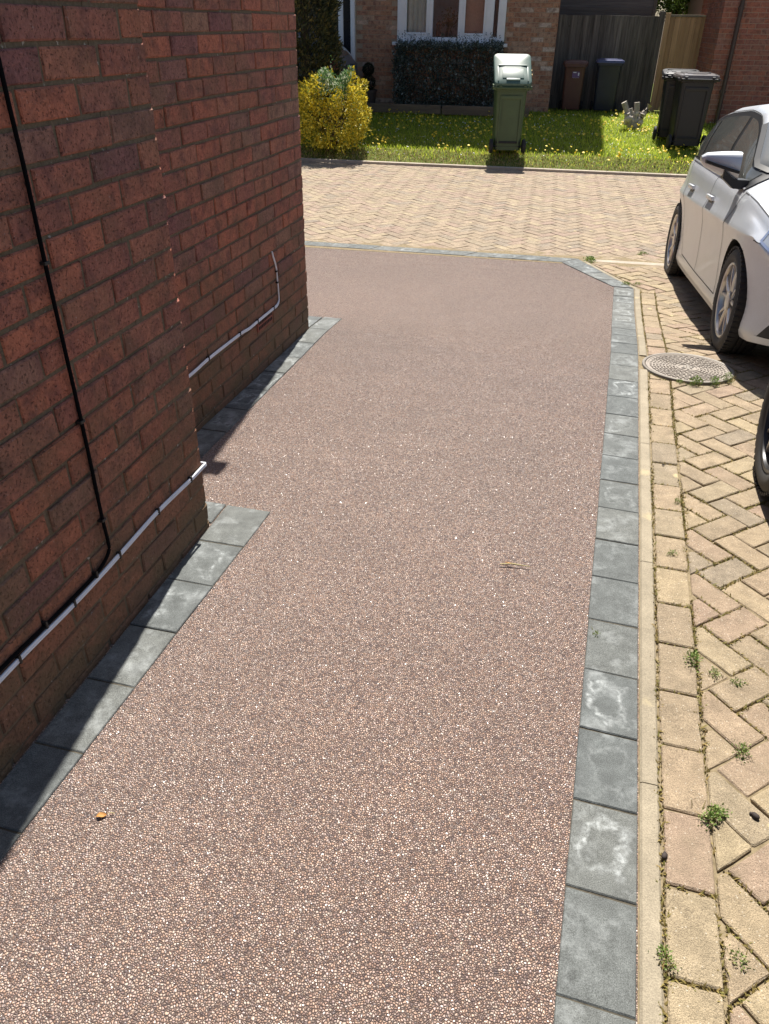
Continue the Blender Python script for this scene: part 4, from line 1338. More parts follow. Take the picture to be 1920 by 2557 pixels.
# ------------------------------------------------------------------ fence, gate, shed, tree, garage
FZ = 0.125
fn = framed('wooden_fence', 17.6, 0.0, FZ, 'dark weathered board fence between the house and the tan gate', 'fence')
x = -0.02; i = 0
while x < 1.80:
    wd = random.uniform(.095, .125)
    m = MB(); m.box((x + wd / 2, random.uniform(-.006, .006) + (.012 if i % 2 else -.002), .78 + random.uniform(-.01, .006)), (wd - .003, .018, 1.58), bev=.003)
    o = m.build('board', MT['dark_fence'], fn)
    x += wd - .006; i += 1
m = MB()
for z_ in (.3, 1.2): m.box((.9, .045, z_), (1.86, .05, .08))
m.build('rail', MT['dark_fence'], fn)
m = MB(); m.box((-.05, .03, .72), (.09, .09, 1.7), bev=.006); m.build('post', MT['dark_fence'], fn)
m = MB(); m.box((1.84, .02, .80), (.10, .10, 1.68), bev=.008); m.build('post', MT['dark_fence'], fn)
gt = framed('wooden_gate', 17.6, 1.90, FZ, 'tan vertical board gate with a pale top cap beside the garage', 'gate')
x = 0.09
while x < .86:
    wd = random.uniform(.088, .100)
    m = MB(); m.box((x + wd / 2, random.uniform(-.002, .002), .785), (wd - .005, .018, 1.54), bev=.004)
    m.build('board', MT['gate_wood'], gt); x += wd
m = MB(); m.box((.045, .0, .80), (.085, .09, 1.64), bev=.006); m.build('post', MT['gate_wood'], gt)
m = MB(); m.box((.47, 0, 1.575), (.80, .05, .035), bev=.006); m.build('cap', MT['edging'], gt)
m = MB(); m.box((.47, .03, .3), (.78, .04, .09)); m.box((.47, .03, 1.3), (.78, .04, .09)); m.build('ledge', MT['gate_wood'], gt)
gs = thing('gate_step', RD(17.35, 2.22) + (HZ + .01,), RD_ROT, 'small pale stone block at the foot of the tan gate', 'block')
m = MB(); m.box((0, 0, .02), (.13, .16, .10), bev=.012); m.build('stone', MT['edging'], gs)
m = MB(); m.box((0, 0, -.05), (.16, .2, .05), bev=.005); m.build('base', MT['kerbstone'], gs)

sh = framed('garden_shed', 19.4, -.3, FZ, 'grey horizontal board shed rising behind the dark fence', 'shed')
z_ = .1
while z_ < 2.5:
    m = MB(); m.box((1.06, .0, z_ + .065), (2.12, .022, .126), bev=.004, rot=Matrix.Rotation(.09, 3, 'X')); m.build('board', MT['shed_wood'], sh)
    z_ += .125
m = MB(); m.box((1.06, .72, 1.27), (2.06, 1.4, 2.5)); m.build('body', MT['shed_wood'], sh)
m = MB(); m.box((1.06, .7, 2.60), (2.3, 1.7, .06)); m.build('roof', MT['roof_tile'], sh)
m = MB(); m.box((2.15, -.01, 1.27), (.06, .06, 2.5)); m.build('corner_post', MT['dark_fence'], sh)
tr = framed('garden_tree', 20.4, 2.35, FZ, 'bushy bright green tree showing above the tan gate', 'tree')
d = rng.normal(size=(5200, 3)); d /= np.linalg.norm(d, axis=1)[:, None]
lump = np.array([noise.noise(Vector(tuple(q_ * 2.5))) for q_ in d])
P = d * (rng.uniform(.35, 1, (5200, 1)) ** .5 * (1 + .4 * lump[:, None])) * [.62, .55, .72] + [0, 0, 2.25]
vv, ff = leaves_np(P, rng.uniform(.04, .09, 5200), .6, 0); mesh_np('crown', vv, ff, MT['tree_leaf'], tr)
m = MB(); m.tube([(0, 0, -.1), (.03, 0, 1.0), (0, .05, 2.2)], [.07, .05, .03], 8)
for a in range(5): m.tube([(.02, 0, 1.3), (.35 * math.cos(a * 1.26), .3 * math.sin(a * 1.26), 2.2)], [.03, .012], 6)
m.build('trunk', MT['bark'], tr)
gw = framed('garden_wall', 21.6, 2.4, FZ, 'pinkish brick wall glimpsed beside the green tree beyond the gate', 'wall')
m = MB(); m.box((1.6, .12, 1.4), (3.2, .22, 3.0)); mw = m.build('core', MT['garage_mortar'], gw)
m = MB(); brick_face(m, 0, 3.2, .9, 2.85, 0); so = m.build('brickwork', MT['garage_brick'], gw); so['kind'] = 'stuff'

GH = 2.02
gg = framed('brick_garage', 15.90, 2.62, 0.10, 'soft red brick garage wall with a brown downpipe beyond the silver car', 'garage')
m = MB(); m.box((3.0, 3.0, GH / 2 - .1), (6.0, 6.0, GH + .2)); w = m.build('wall', MT['garage_mortar'], gg)
m = MB()
brick_face(m, 0, 4.6, -.15, GH - .02, 0)
brick_face(m, -2.4, 0.0, -.15, GH - .02, 0, flip=lambda p: (p[1], -p[0], p[2]))
so = m.build('brickwork', MT['garage_brick'], w); so['kind'] = 'stuff'
m = MB(); m.box((3.0, 3.0, GH + .06), (6.1, 6.1, .1)); m.build('roof', MT['roof_tile'], gg)
m = MB(); m.tube([(.262, -.06, -.1), (.262, -.06, GH)], .036, 10); dp = m.build('downpipe', MT['pipe_brown'], gg, True, 50)
m = MB()
for z_ in (.5, 1.7): m.box((.262, -.04, z_), (.09, .08, .035))
m.build('bracket', MT['pipe_brown'], dp)

# cut back shrub stump on the lawn
sp = (4.20, 14.70)
st = thing('shrub_stump', (sp[0], sp[1], Z(*sp)), 0, 'knobbly grey stump of a cut back shrub on the sunny lawn', 'stump')
m = MB()
for (a, l, tl) in ((2.9, .40, .55), (2.3, .30, .45), (1.4, .40, .12), (.5, .26, .5), (-.05, .37, .60), (1.9, .22, .7), (-.6, .24, .6), (3.6, .24, .7)):
    ex, ey = math.cos(a) * l * tl, math.sin(a) * l * tl * .5
    m.tube([(0, 0, -.03), (ex * .35, ey * .35, l * .42), (ex * .75 + random.uniform(-.02, .02), ey * .75, l * .72), (ex, ey, l)], [.085, .058, .046, .050], 7)
m.build('branches', MT['dead_wood'], st, True, 50)
m = MB()
for k in range(12): m.sphere((random.uniform(-.13, .13), random.uniform(-.08, .06), random.uniform(.05, .24)), random.uniform(.04, .065), 8, 6)
m.build('knots', MT['dead_wood'], st, True, 60)

# ------------------------------------------------------------------ wheelie bins
def rrect(w, d, r, cx, cy, z, n=5):
    pts = []
    for (sx, sy, a0) in ((1, 1, 0), (-1, 1, 90), (-1, -1, 180), (1, -1, 270)):
        for k in range(n):
            a = math.radians(a0 + 90 * k / (n - 1))
            pts.append(Vector((cx + sx * (w / 2 - r) + r * math.cos(a), cy + sy * (d / 2 - r) + r * math.sin(a), z)))
    return pts
def wheelie_bin(pos, rotz, label, body, lidm, w=.50, d=.55, H=.93, lid_open=0.0, sticker=False, sc=1.0, group='wheelie bins'):
    z = Z(pos[0], pos[1])
    t = thing('wheelie_bin', (pos[0], pos[1], z - .01), rotz, label, 'wheelie bin', group)
    t.scale = (sc, sc, sc)
    yb = d / 2                                    # back (hinge and wheels) at +y
    w0, d0 = w * .80, d * .72
    m = MB()
    rings = []
    for zz, k in ((.05, 0.0), (.055, .02), (.30, .28), (.62, .64), (H - .07, .97), (H - .06, 1.0)):
        ww, dd = w0 + (w - .05 - w0) * k, d0 + (d - .05 - d0) * k
        rings.append(rrect(ww, dd, .05, 0, yb - .02 - dd / 2, zz))
    rings.append(rrect(w + .005, d, .05, 0, yb - .025 - d / 2 + .025, H - .055))
    rings.append(rrect(w + .005, d, .05, 0, yb - .025 - d / 2 + .025, H))
    rings.append(rrect(w - .03, d - .035, .05, 0, yb - .025 - d / 2 + .025, H))
    rings.append(rrect(w - .14, d - .16, .05, 0, yb - .06 - (d - .16) / 2, H - .12))
    m.loft(rings)
    for sx in (-.30, .30): m.box((sx * w, yb - .012, H * .50), (.020, .020, H * .70), rot=Matrix.Rotation(0, 3, 'X'))
    m.box((0, yb - .01, H - .14), (w * .62, .02, .05), bev=.006)
    m.build('body', body, t, True, 40)
    # rim grips and rear handle bar
    m = MB()
    for s in (-1, 1): m.box((s * (w / 2 + .012), yb - .02, H - .018), (.05, .10, .045), bev=.01)
    m.tube([(-w / 2 + .01, yb + .055, H - .015), (w / 2 - .01, yb + .055, H - .015)], .014, 8)
    for s in (-.42, -.14, .14, .42): m.box((s * w, yb + .03, H - .02), (.025, .06, .035), bev=.004)
    m.build('handle', body, t, True, 40)
    # lid, hinged at the back
    hy, hz = yb + .045, H + .012
    m = MB()
    L = d + .07
    def lr(sx, sy, zz, r=.06): return rrect((w + .05) * sx, L * sy, r, 0, -L / 2, zz)
    m.loft([lr(.985, .985, -.022), lr(1.0, 1.0, -.020), lr(1.0, 1.0, .012), lr(.97, .97, .028), lr(.86, .84, .042), lr(.40, .40, .052)])
    m.box((0, -L * .30, .045), (w * .62, L * .30, .018), bev=.006)          # raised plate
    m.box((0, -L * .12, .043), (w * .40, L * .07, .02), bev=.006)
    m.box((0, -L * .56, .050), (w * .84, .022, .016), bev=.005)             # cross ridge
    for s in (-1, 1): m.box((s * w * .43, -L * .30, .038), (.020, L * .46, .018), bev=.005)
    Mx = Matrix.Translation((0, hy, hz)) @ Matrix.Rotation(-math.radians(lid_open), 4, 'X')
    m.v = [tuple(Mx @ Vector(v)) for v in m.v]
    ld = m.build('lid', lidm, t, True, 35)
    m = MB()
    for s in (-1, 1): m.lathe([(.02, s * (w * .5 - .07) - .02), (.02, s * (w * .5 - .07) + .02)], 10, 'X', c=(0, hy, hz - .005))
    m.build('hinge', body, ld)
    for s in (-1, 1):
        m = MB(); xx = s * (w0 / 2 + .045)
        m.lathe([(.02, xx - .026), (.085, xx - .026), (.10, xx - .016), (.10, xx + .016), (.085, xx + .026), (.05, xx + .024), (.02, xx + .024)], 20, 'X', c=(0, yb - .03, .105))
        wh = m.build('wheel', MT['rubber'], t, True, 40)
        m = MB(); m.lathe([(.03, xx + s * .026), (.025, xx + s * .030)], 10, 'X', c=(0, yb - .03, .105)); m.build('hub', body, wh)
    m = MB(); m.tube([(-w0 / 2 - .06, yb - .03, .105), (w0 / 2 + .06, yb - .03, .105)], .011, 8)
    m.box((0, yb - .03, .16), (w0 * .9, .05, .03), bev=.005)
    m.build('axle', MT['rubber'], t)
    if sticker:
        m = MB()
        def st_(x, z_, ww, hh, mi, o): 
            yf = -d / 2 + .022 + (H - z_) * (d - .05 - d0) / (H - .1)
            m.box((x, yf - o, z_), (ww, .002, hh), mi)
        st_(.03, H - .19, .16, .16, 1, .000)
        st_(.0, H - .225, .075, .05, 0, .002); st_(.0, H - .165, .07, .018, 0, .002); st_(.03, H - .262, .15, .022, 0, .002); st_(.088, H - .20, .025, .06, 0, .002)
        m.build('sticker', [MT['sticker_white'], MT['sticker_purple']], t)
    return t
wheelie_bin((1.79, 12.98), math.radians(180 - 1.5), 'green wheelie bin with its teal lid propped open by rubbish', MT['bin_green'], MT['bin_green_lid'], .50, .54, .90, 37)
bx = thing('cardboard_box', (1.91, 13.12, Z(1.79, 12.98) + .78), math.radians(-12), 'torn cardboard box sticking out under the propped bin lid', 'box')
m = MB(); m.box((.02, .0, .12), (.30, .22, .34), bev=.004, rot=Matrix.Rotation(.25, 3, 'Y')); m.build('carton', MT['cardboard'], bx)
m = MB(); m.box((.17, -.06, .24), (.012, .20, .14), rot=Matrix.Rotation(.35, 3, 'Y')); m.build('flap', MT['cardboard'], bx)
wheelie_bin((4.62, 13.30), math.radians(180 - 8), 'black wheelie bin nearest the silver car with a shiny closed lid', MT['bin_black'], MT['bin_grey_lid'], .53, .60, .96, 0)
wheelie_bin((4.60, 13.92), math.radians(180 - 14), 'black wheelie bin half hidden behind another black bin', MT['bin_black'], MT['bin_black'], .52, .58, .90, 3)
b3 = RD(16.98, 0.36); wheelie_bin(b3, RD_ROT, 'brown wheelie bin with a white and purple sticker by the fence', MT['bin_brown'], MT['bin_brown'], .50, .52, .96, 0, True, .83)
b4 = RD(16.98, 0.98); wheelie_bin(b4, RD_ROT, 'dark wheelie bin with a blue lid in front of the dark fence', MT['bin_navy'], MT['bin_blue_lid'], .56, .56, 1.0, 0, False, .83)

# ------------------------------------------------------------------ cars
CS = 0.95                                        # overall size of the small hatchback
XS = np.linspace(-3.40, 0.86, 150)
def gsm(a, s=5.0):
    k = np.exp(-0.5 * (np.arange(-15, 16) / s) ** 2); k /= k.sum()
    p = np.concatenate([2 * a[0] - a[15:0:-1], a, 2 * a[-1] - a[-2:-17:-1]])
    return np.convolve(p, k, mode='valid')
def tab(pairs, s=4.0):
    pairs = sorted(pairs)
    return gsm(np.interp(XS, [p[0] for p in pairs], [p[1] for p in pairs]), s)
c_ym = tab([(-3.40, .66), (-3.34, .73), (-3.2, .80), (-2.9, .865), (-2.5, .895), (-1.8, .905), (-.5, .905), (0, .905), (.3, .888), (.5, .85), (.65, .80), (.78, .72), (.86, .64)])
c_zbelt = tab([(-3.4, .88), (-3.25, 1.00), (-2.8, 1.005), (-2.0, .985), (-1.2, .955), (-.3, .925), (0, .895), (.3, .84), (.55, .775), (.75, .70), (.86, .62)])
c_ztop = tab([(-3.40, .90), (-3.34, 1.0), (-3.18, 1.18), (-3.02, 1.34), (-2.9, 1.375), (-2.5, 1.42), (-2.1, 1.448), (-1.5, 1.458), (-1.05, 1.43), (-.9, 1.385), (-.03, 1.0), (.1, .965), (.4, .89), (.65, .80), (.78, .735), (.86, .65)], 2.5)
c_zA = tab([(-3.40, .885), (-3.30, 1.01), (-3.15, 1.10), (-2.95, 1.235), (-2.6, 1.32), (-2.2, 1.365), (-1.5, 1.38), (-1.1, 1.345), (-.9, 1.27), (-.30, .935), (-.2, .925), (0, .90), (.3, .845), (.55, .78), (.75, .705), (.86, .625)], 2.5)
NR = 17
rows = np.zeros((len(XS), NR, 3))
for i, x in enumerate(XS):
    ym, zb, zt, za = c_ym[i], c_zbelt[i], c_ztop[i], c_zA[i]
    lo = 0.165 + 0.05 * max(0, (x - .45) / .4) + .10 * max(0, (-2.95 - x) / .45)
    def zc(z, k): return min(z, zb - .02 * k)
    low = [(0, lo), (ym - .16, lo), (ym - .060, lo + .012), (ym - .036, lo + .06), (ym - .040, zc(.36, 11)), (ym - .032, zc(.50, 9)), (ym - .020, zc(.64, 7)), (ym - .003, zc(.715, 5.2)), (ym - .002, zc(.735, 4.6)), (ym - .030, zc(.80, 3.4)), (ym - .055, zb - .045)]
    g = min(1.0, max(0.0, (za - zb - .01) / .12))
    g = g * g * (3 - 2 * g)
    yb = ym - .082
    # bonnet version of the upper rows
    hood = []
    for f in (0.0, .10, .28, .42, .70, 1.0):
        hood.append((yb * (1 - f), zb + (zt - zb) * math.sin(min(1, f * 1.15) * math.pi / 2)))
    y12 = yb - .43 * (za - zb)
    house = [(yb, zb), ((yb + y12) / 2 + .014, (zb + za) / 2), (y12, za), (y12 - .055, za + min(.036, (zt - za) * .55)), (y12 * .55, za + (zt - za) * .86), (0, zt)]
    up = [(h[0] * (1 - g) + q[0] * g, h[1] * (1 - g) + q[1] * g) for h, q in zip(hood, house)]
    pr = low + up
    for r, (y, z) in enumerate(pr):
        cur = 0.16 * (abs(y) / .9) ** 2.5 * max(0, (x - .1) / .76) ** 1.5 if x > .1 else 0.0
        cur2 = 0.10 * (abs(y) / .9) ** 2.5 * max(0, (-2.6 - x) / .8)
        rows[i, r] = (x - cur + cur2, y, z)
def surf(x, r):
    """point of the left half at station x, row r"""
    fx = np.clip((x - XS[0]) / (XS[-1] - XS[0]) * (len(XS) - 1), 0, len(XS) - 1.001)
    i = int(fx); t = fx - i
    r = min(max(r, 0), NR - 1.001); j = int(r); s = r - j
    p = (rows[i, j] * (1 - t) + rows[i + 1, j] * t) * (1 - s) + (rows[i, j + 1] * (1 - t) + rows[i + 1, j + 1] * t) * s
    return p
def surf_n(x, r):
    a = surf(x + .02, r) - surf(x - .02, r); b = surf(x, r + .15) - surf(x, r - .15)
    n = np.cross(a, b); l = np.linalg.norm(n)
    n = n / l if l > 0 else np.array([0, 1.0, 0])
    return n if n[1] > 0 or (abs(n[1]) < .3 and n[2] > 0) else -n
def ss(x, r, off, side):
    p = surf(x, r) + surf_n(x, r) * off
    return Vector((p[0] * CS, p[1] * side * CS, p[2] * CS))
def patch(mb, fx, r0, r1, nx, nv, off, side, mi=0):
    """fx(v) -> (x_start, x_end) for v in 0..1 between the rows r0, r1"""
    g = []
    for b in range(nv + 1):
        v = b / nv; xa, xb = fx(v)
        g.append([ss(xa + (xb - xa) * a / nx, r0 + (r1 - r0) * v, off, side) for a in range(nx + 1)])
    mb.loft(g, mi, closed=False, cap0=False, cap1=False)
def ribbon(mb, path, wd, off, side, mi=0):
    """thin strip along (x, row) points"""
    n = len(path); fine = []
    for k in range(n - 1):
        for t in np.linspace(0, 1, 7)[:-1]:
            fine.append((path[k][0] + (path[k + 1][0] - path[k][0]) * t, path[k][1] + (path[k + 1][1] - path[k][1]) * t))
    fine.append(path[-1])
    P = [ss(x, r, off, side) for x, r in fine]; N = [Vector(surf_n(x, r) * np.array([1, side, 1])) for x, r in fine]
    L = []
    for k in range(len(P)):
        t = P[min(k + 1, len(P) - 1)] - P[max(k - 1, 0)]
        s = t.cross(N[k])
        s = s.normalized() * wd / 2 if s.length > 1e-6 else Vector((0, 0, wd / 2))
        L.append([P[k] - s, P[k] + s])
    mb.loft(L, mi, closed=False, cap0=False, cap1=False)

def car_body(paint):
    sub = 3
    rr = np.linspace(0, NR - 1, (NR - 1) * sub + 1)
    ring_l = []
    for i, x in enumerate(XS):
        pts = []
        for r in rr:
            j = min(int(r), NR - 2); s = r - j
            p0 = rows[i, max(j - 1, 0)]; p1 = rows[i, j]; p2 = rows[i, j + 1]; p3 = rows[i, min(j + 2, NR - 1)]
            if j == 0: p0 = p1 - (p2 - p1)
            # softened corners: mostly straight between the rows, slightly rounded
            cr_ = 0.5 * ((2 * p1) + (p2 - p0) * s + (2 * p0 - 5 * p1 + 4 * p2 - p3) * s * s + (3 * p1 - p0 - 3 * p2 + p3) * s ** 3)
            ln = p1 * (1 - s) + p2 * s
            k = 0.25 if j <= 2 else (0.35 if 6 <= j <= 8 else (.15 if 10 <= j <= 14 and x < -.2 else .85))
            pts.append(ln * (1 - k) + cr_ * k)
        right = [Vector((p[0] * CS, -max(p[1], 0) * CS, p[2] * CS)) for p in pts]
        left = [Vector((p[0] * CS, max(p[1], 0) * CS, p[2] * CS)) for p in pts[1:-1]][::-1]
        ring_l.append(right + left)
    m = MB(); m.loft(ring_l)
    o = m.build('body', [paint, MT['car_black']], None, False)
    fix_normals(o)
    # wheel openings
    cut = MB()
    for x in (0.0, -2.636):
        for s in (-1, 1):
            cut.lathe([(.352 * CS, s * .60 * CS), (.352 * CS, s * 1.2 * CS)], 48, 'Y', c=(x * CS, 0, .325 * CS))
    co = cut.build('cutter', MT['car_black'])
    fix_normals(co)
    md = o.modifiers.new('b', 'BOOLEAN'); md.operation = 'DIFFERENCE'; md.object = co; md.solver = 'EXACT'
    dg = bpy.context.evaluated_depsgraph_get()
    me = bpy.data.meshes.new_from_object(o.evaluated_get(dg))
    o.modifiers.clear(); old = o.data; o.data = me
    bpy.data.meshes.remove(old); bpy.data.objects.remove(co)
    me.materials.clear(); me.materials.append(paint); me.materials.append(MT['car_black'])
    for p in me.polygons:
        c = p.center; k = 0
        for x in (0.0, -2.636):
            if math.hypot(c.x - x * CS, c.z - .325 * CS) < .3535 * CS and abs(c.y) > .58 * CS: k = 1
        if c.z < .19 * CS and abs(p.normal.z) > .8: k = 1
        p.material_index = k
        p.use_smooth = True
    me.set_sharp_from_angle(angle=math.radians(28))
    return o

def wheel(parent, x, y, side, kind, steer=0.0, r=.318, w=.205):
    """side -1: the face looks to local -y"""
    t = thing('wheel', (x * CS, y * CS, r * CS)); t.parent = parent
    t.rotation_euler = (0, 0, steer + (0 if side < 0 else math.pi))
    r *= CS; w *= CS
    ri = r * .715
    m = MB(); h = w / 2
    prof = [(ri, -h + .012), (ri + .010, -h + .002), (r * .86, -h - .004), (r - .022, -h + .006), (r - .008, -h + .016), (r, -h + .030)]
    for g in (-.030, 0.0, .030): prof += [(r + .001, g - .0065), (r - .008, g - .005), (r - .008, g + .005), (r + .001, g + .0065)]
    prof += [(r, h - .030), (r - .008, h - .016), (r - .022, h - .006), (r * .86, h + .004), (ri + .01, h - .002), (ri, h - .012)]
    m.lathe(prof, 56, 'Y', closed=True)
    # shoulder sipes
    for k in range(56):
        a = k * 2 * math.pi / 56
        for (yy, ww) in ((-h + .022, .036), (-.047, .020), (.047, .020)):
            ca, sa = math.cos(a), math.sin(a)
            rot = Matrix(((ca, 0, -sa), (0, 1, 0), (sa, 0, ca)))
            m.box((ca * (r - .004), yy, sa * (r - .004)), (.012, ww, .020), 0, rot=rot)
    m.build('tyre', MT['tyre'], t, True, 40)
    face, pocket = (MT['alloy'], MT['alloy_dark'])
    m = MB()
    m.lathe([(ri + .002, -h + .010), (ri - .004, -h + .006), (ri - .014, -h + .010), (ri - .020, -h + .030), (ri - .034, h - .02), (ri - .02, h - .01), (ri, h - .012)], 48, 'Y', 0, caps=False)
    m.lathe([(ri - .03, -h + .085), (ri - .03, -h + .09), (.03, -h + .09), (.03, -h + .085)], 40, 'Y', 1, closed=True)
    rim = m.build('rim', [face if kind != 'dark' else pocket, pocket], t, True, 40)
    m = MB()
    n = 5
    for k in range(n):
        for s in (-1, 1):
            a = k * 2 * math.pi / n + .3 + s * (.17 if kind != 'dark' else .20)
            b = k * 2 * math.pi / n + .3 + s * (.30 if kind != 'dark' else .24)
            rg = []
            for q in range(6):
                f = q / 5
                rad = .040 + (ri - .012 - .040) * f
                an = a + (b - a) * f * (1 if kind != 'dark' else 1)
                wd = (.020 - .004 * f + .010 * (1 - f) * (1 - f)) * (1 if kind != 'dark' else .72)
                yy = -h + .030 - .010 * math.sin(f * 2.6) + (.0 if f < .9 else .0)
                ca, sa = math.cos(an), math.sin(an); tx, tz = -sa, ca
                c = Vector((ca * rad, yy, sa * rad))
                T = Vector((tx, 0, tz))
                rg.append([c - T * wd / 2 + Vector((0, .004, 0)), c - T * wd * .3 - Vector((0, .004, 0)), c + T * wd * .3 - Vector((0, .004, 0)), c + T * wd / 2 + Vector((0, .004, 0)), c + T * wd * .45 + Vector((0, .028, 0)), c - T * wd * .45 + Vector((0, .028, 0))])
            m.loft(rg)
    sp_ = m.build('spokes', face, t, True, 35)
    m = MB(); m.lathe([(.052, -h + .020), (.050, -h + .014), (.030, -h + .012), (.0005, -h + .011)], 24, 'Y'); m.lathe([(.055, -h + .06), (.055, -h + .018), (.05, -h + .016)], 20, 'Y')
    m.build('hub', face, t, True, 40)
    return t

def make_car(label, cat, paint, group, wheels='silver', steer=0.0):
    t = thing('parked_car', (0, 0, 0), 0, label, cat, group)
    body = car_body(paint); body.parent = t
    for s in (-1, 1):
        # side windows: black surround, two door panes and the rear quarter
        def end_f(v): return -.355 - .02 * v
        def end_r(v): return -2.80 + .10 * v - .10 * math.sin(v * math.pi)
        m = MB(); patch(m, lambda v: (end_f(v), end_r(v)), 11.02, 12.96, 60, 8, .008, s); m.build('window_surround', MT['car_black'], t, True, 60)
        for (xa, xb) in ((-.43, -1.225), (-1.315, -2.28), (-2.32, -2.74)):
            m = MB()
            def fx(v, xa=xa, xb=xb):
                lean = .10 * v
                a = xa - (lean if xa < -1 else 0) ; b = xb - lean if xb > -2.5 else end_r(v) + .06
                return (a, min(b, a - .02))
            patch(m, fx, 11.16, 12.80, 24, 8, .0115, s)
            m.build('window', MT['car_glass'], t, True, 60)
        m = MB(); ribbon(m, [(-.36, 11.0), (-1.2, 11.0), (-2.0, 11.0), (-2.78, 11.0)], .012, .010, s); m.build('window_trim', MT['chrome'] if False else MT['silver'], t, True, 60)
        m = MB(); ribbon(m, [(-.37, 12.98), (-.9, 12.98), (-1.5, 12.98), (-2.2, 12.98), (-2.7, 12.95)], .007, .011, s); m.build('roof_seal', MT['seam'], t, True, 60)
        # shut lines
        m = MB()
        ribbon(m, [(-.40, 3.4), (-.43, 5.0), (-.40, 7.5), (-.33, 9.5), (-.30, 10.7)], .007, .0018, s)
        ribbon(m, [(-1.26, 3.4), (-1.24, 6), (-1.25, 9), (-1.27, 11.0)], .007, .0018, s)
        ribbon(m, [(-2.16, 4.6), (-2.24, 6.2), (-2.36, 8), (-2.50, 9.5), (-2.60, 11.0)], .007, .0018, s)
        ribbon(m, [(-.40, 3.4), (-1.26, 3.4), (-2.0, 3.5), (-2.16, 4.6)], .006, .0018, s)
        ribbon(m, [(-.31, 10.8), (.0, 10.95), (.3, 10.95), (.52, 10.9)], .007, .0018, s)
        ribbon(m, [(.36, 7.2), (.45, 8.2), (.52, 9.2)], .006, .0018, s)
        ribbon(m, [(.12, 13.0), (.4, 13.0), (.62, 12.6), (.72, 11.4)], .003, .0012, s)
        m.build('shut_line', MT['seam'], t)
        # handles
        for x in (-1.12, -2.06):
            c = Vector(ss(x, 9.1, .018, s))
            m = MB(); m.box(c, (.23 * CS, .026, .030), bev=.011); m.build('door_handle', paint, t, True, 50)
            m = MB(); c2 = Vector(ss(x, 9.0, .004, s)); m.box(c2, (.15 * CS, .008, .06), bev=.003); m.build('handle_recess', MT['car_black'], t)
        # mirror
        b = Vector(ss(-.46, 10.9, .0, s))
        m = MB()
        m.loft([[b + Vector((dx, s * dy, dz)) for dx, dz in ((.04, .0), (.04, .05), (-.05, .055), (-.05, .0))] for dy in (-.02, .06)] + [[b + Vector((dx, s * .13, dz)) for dx, dz in ((.035, .055), (.04, .10), (-.05, .105), (-.05, .055))]])
        mi_ = m.build('mirror_arm', MT['car_black'], t, True, 30); fix_normals(mi_)
        m = MB(); rg = []
        for q in range(9):
            f = q / 8
            y = .045 + .215 * f
            hh = .165 * (1 - .62 * f ** 1.3) * (1 if f < .95 else .5); dd = .135 * (1 - .45 * f ** 2)
            zc_ = .118 + .034 * f
            ring = []
            for k in range(16):
                a = 2 * math.pi * k / 16
                px, pz = math.cos(a), math.sin(a)
                px = math.copysign(abs(px) ** .7, px); pz = math.copysign(abs(pz) ** .7, pz)
                ring.append(b + Vector((-.02 - .045 * f + dd / 2 * px * (1.0 if px > 0 else .75), s * y, zc_ + hh / 2 * pz)))
            rg.append(ring)
        m.loft(rg)
        mr = m.build('mirror', paint, t, True, 50); fix_normals(mr)
        m = MB()
        rg = []
        for q in range(7):
            f = q / 6; y = .05 + .19 * f; hh = .165 * (1 - .62 * f ** 1.3)
            zc_ = .118 + .034 * f - hh * .16
            rg.append([b + Vector((.02 + dx - .045 * f, s * y, zc_ + dz)) for dx, dz in ((.050, .008), (.050, -.008), (-.02, -.012), (-.02, .008))])
        m.loft(rg); fix_normals(m.build('mirror_strip', MT['car_black'], mr, True, 40))
        # headlamp, tail lamp, fog intake
        m = MB(); patch(m, lambda v: (.44 - .05 * v, .80 - .04 * v), 8.4, 10.85, 14, 6, .003, s); hl = m.build('headlight', MT['lamp_glass'], t, True, 60)
        m = MB(); ribbon(m, [(.44, 8.4), (.41, 9.8), (.395, 10.85)], .018, .006, s); ribbon(m, [(.44, 8.4), (.6, 8.4), (.8, 8.4)], .014, .006, s); m.build('lamp_strip', MT['chrome'], hl, True, 60)
        m = MB(); patch(m, lambda v: (-3.02 - .05 * v, -3.36), 8.6, 10.9, 12, 5, .004, s); m.build('tail_light', MT['red_lamp'], t, True, 60)
        m = MB(); patch(m, lambda v: (.56 + .20 * v, .858), 2.7, 4.6, 12, 5, .003, s); fg = m.build('fog_intake', MT['car_black'], t, True, 60)
        m = MB(); ribbon(m, [(.55, 2.75), (.66, 2.65), (.855, 2.6)], .020, .006, s); m.build('intake_strip', MT['silver'], fg, True, 60)
        m = MB()
        for q in range(5): ribbon(m, [(.74 + .022 * q, 3.6), (.76 + .022 * q, 4.2)], .006, .006, s)
        m.build('fog_lamp', MT['chrome'], fg)
        m = MB(); ribbon(m, [(-.30, 2.15), (-1.2, 2.15), (-2.3, 2.15)], .05, .003, s); m.build('sill_strip', MT['silver'] if paint is MT['silver'] else paint, t, True, 60)
        # side repeater strip on the door crease
        # wheels
        for x, st_ in ((0.0, steer), (-2.636, 0.0)):
            wheel(t, x, s * .775, s, wheels, st_)
    # screens
    m = MB()
    patch(m, lambda v: (-.93 + .03 * v, -.06 + .04 * v), 13.25, 15.99, 20, 8, .012, 1); patch(m, lambda v: (-.93 + .03 * v, -.06 + .04 * v), 13.25, 15.99, 20, 8, .012, -1)
    m.build('windscreen', MT['car_glass'], t, True, 60)
    for s in (-1, 1):
        m = MB(); ribbon(m, [(-.06, 13.2), (-.5, 13.15), (-.93, 13.15)], .034, .014, s); m.build('screen_trim', MT['car_black'], t, True, 60)
    m = MB()
    for s in (-1, 1): patch(m, lambda v: (-3.03, -3.30), 13.6, 15.99, 10, 8, .004, s)
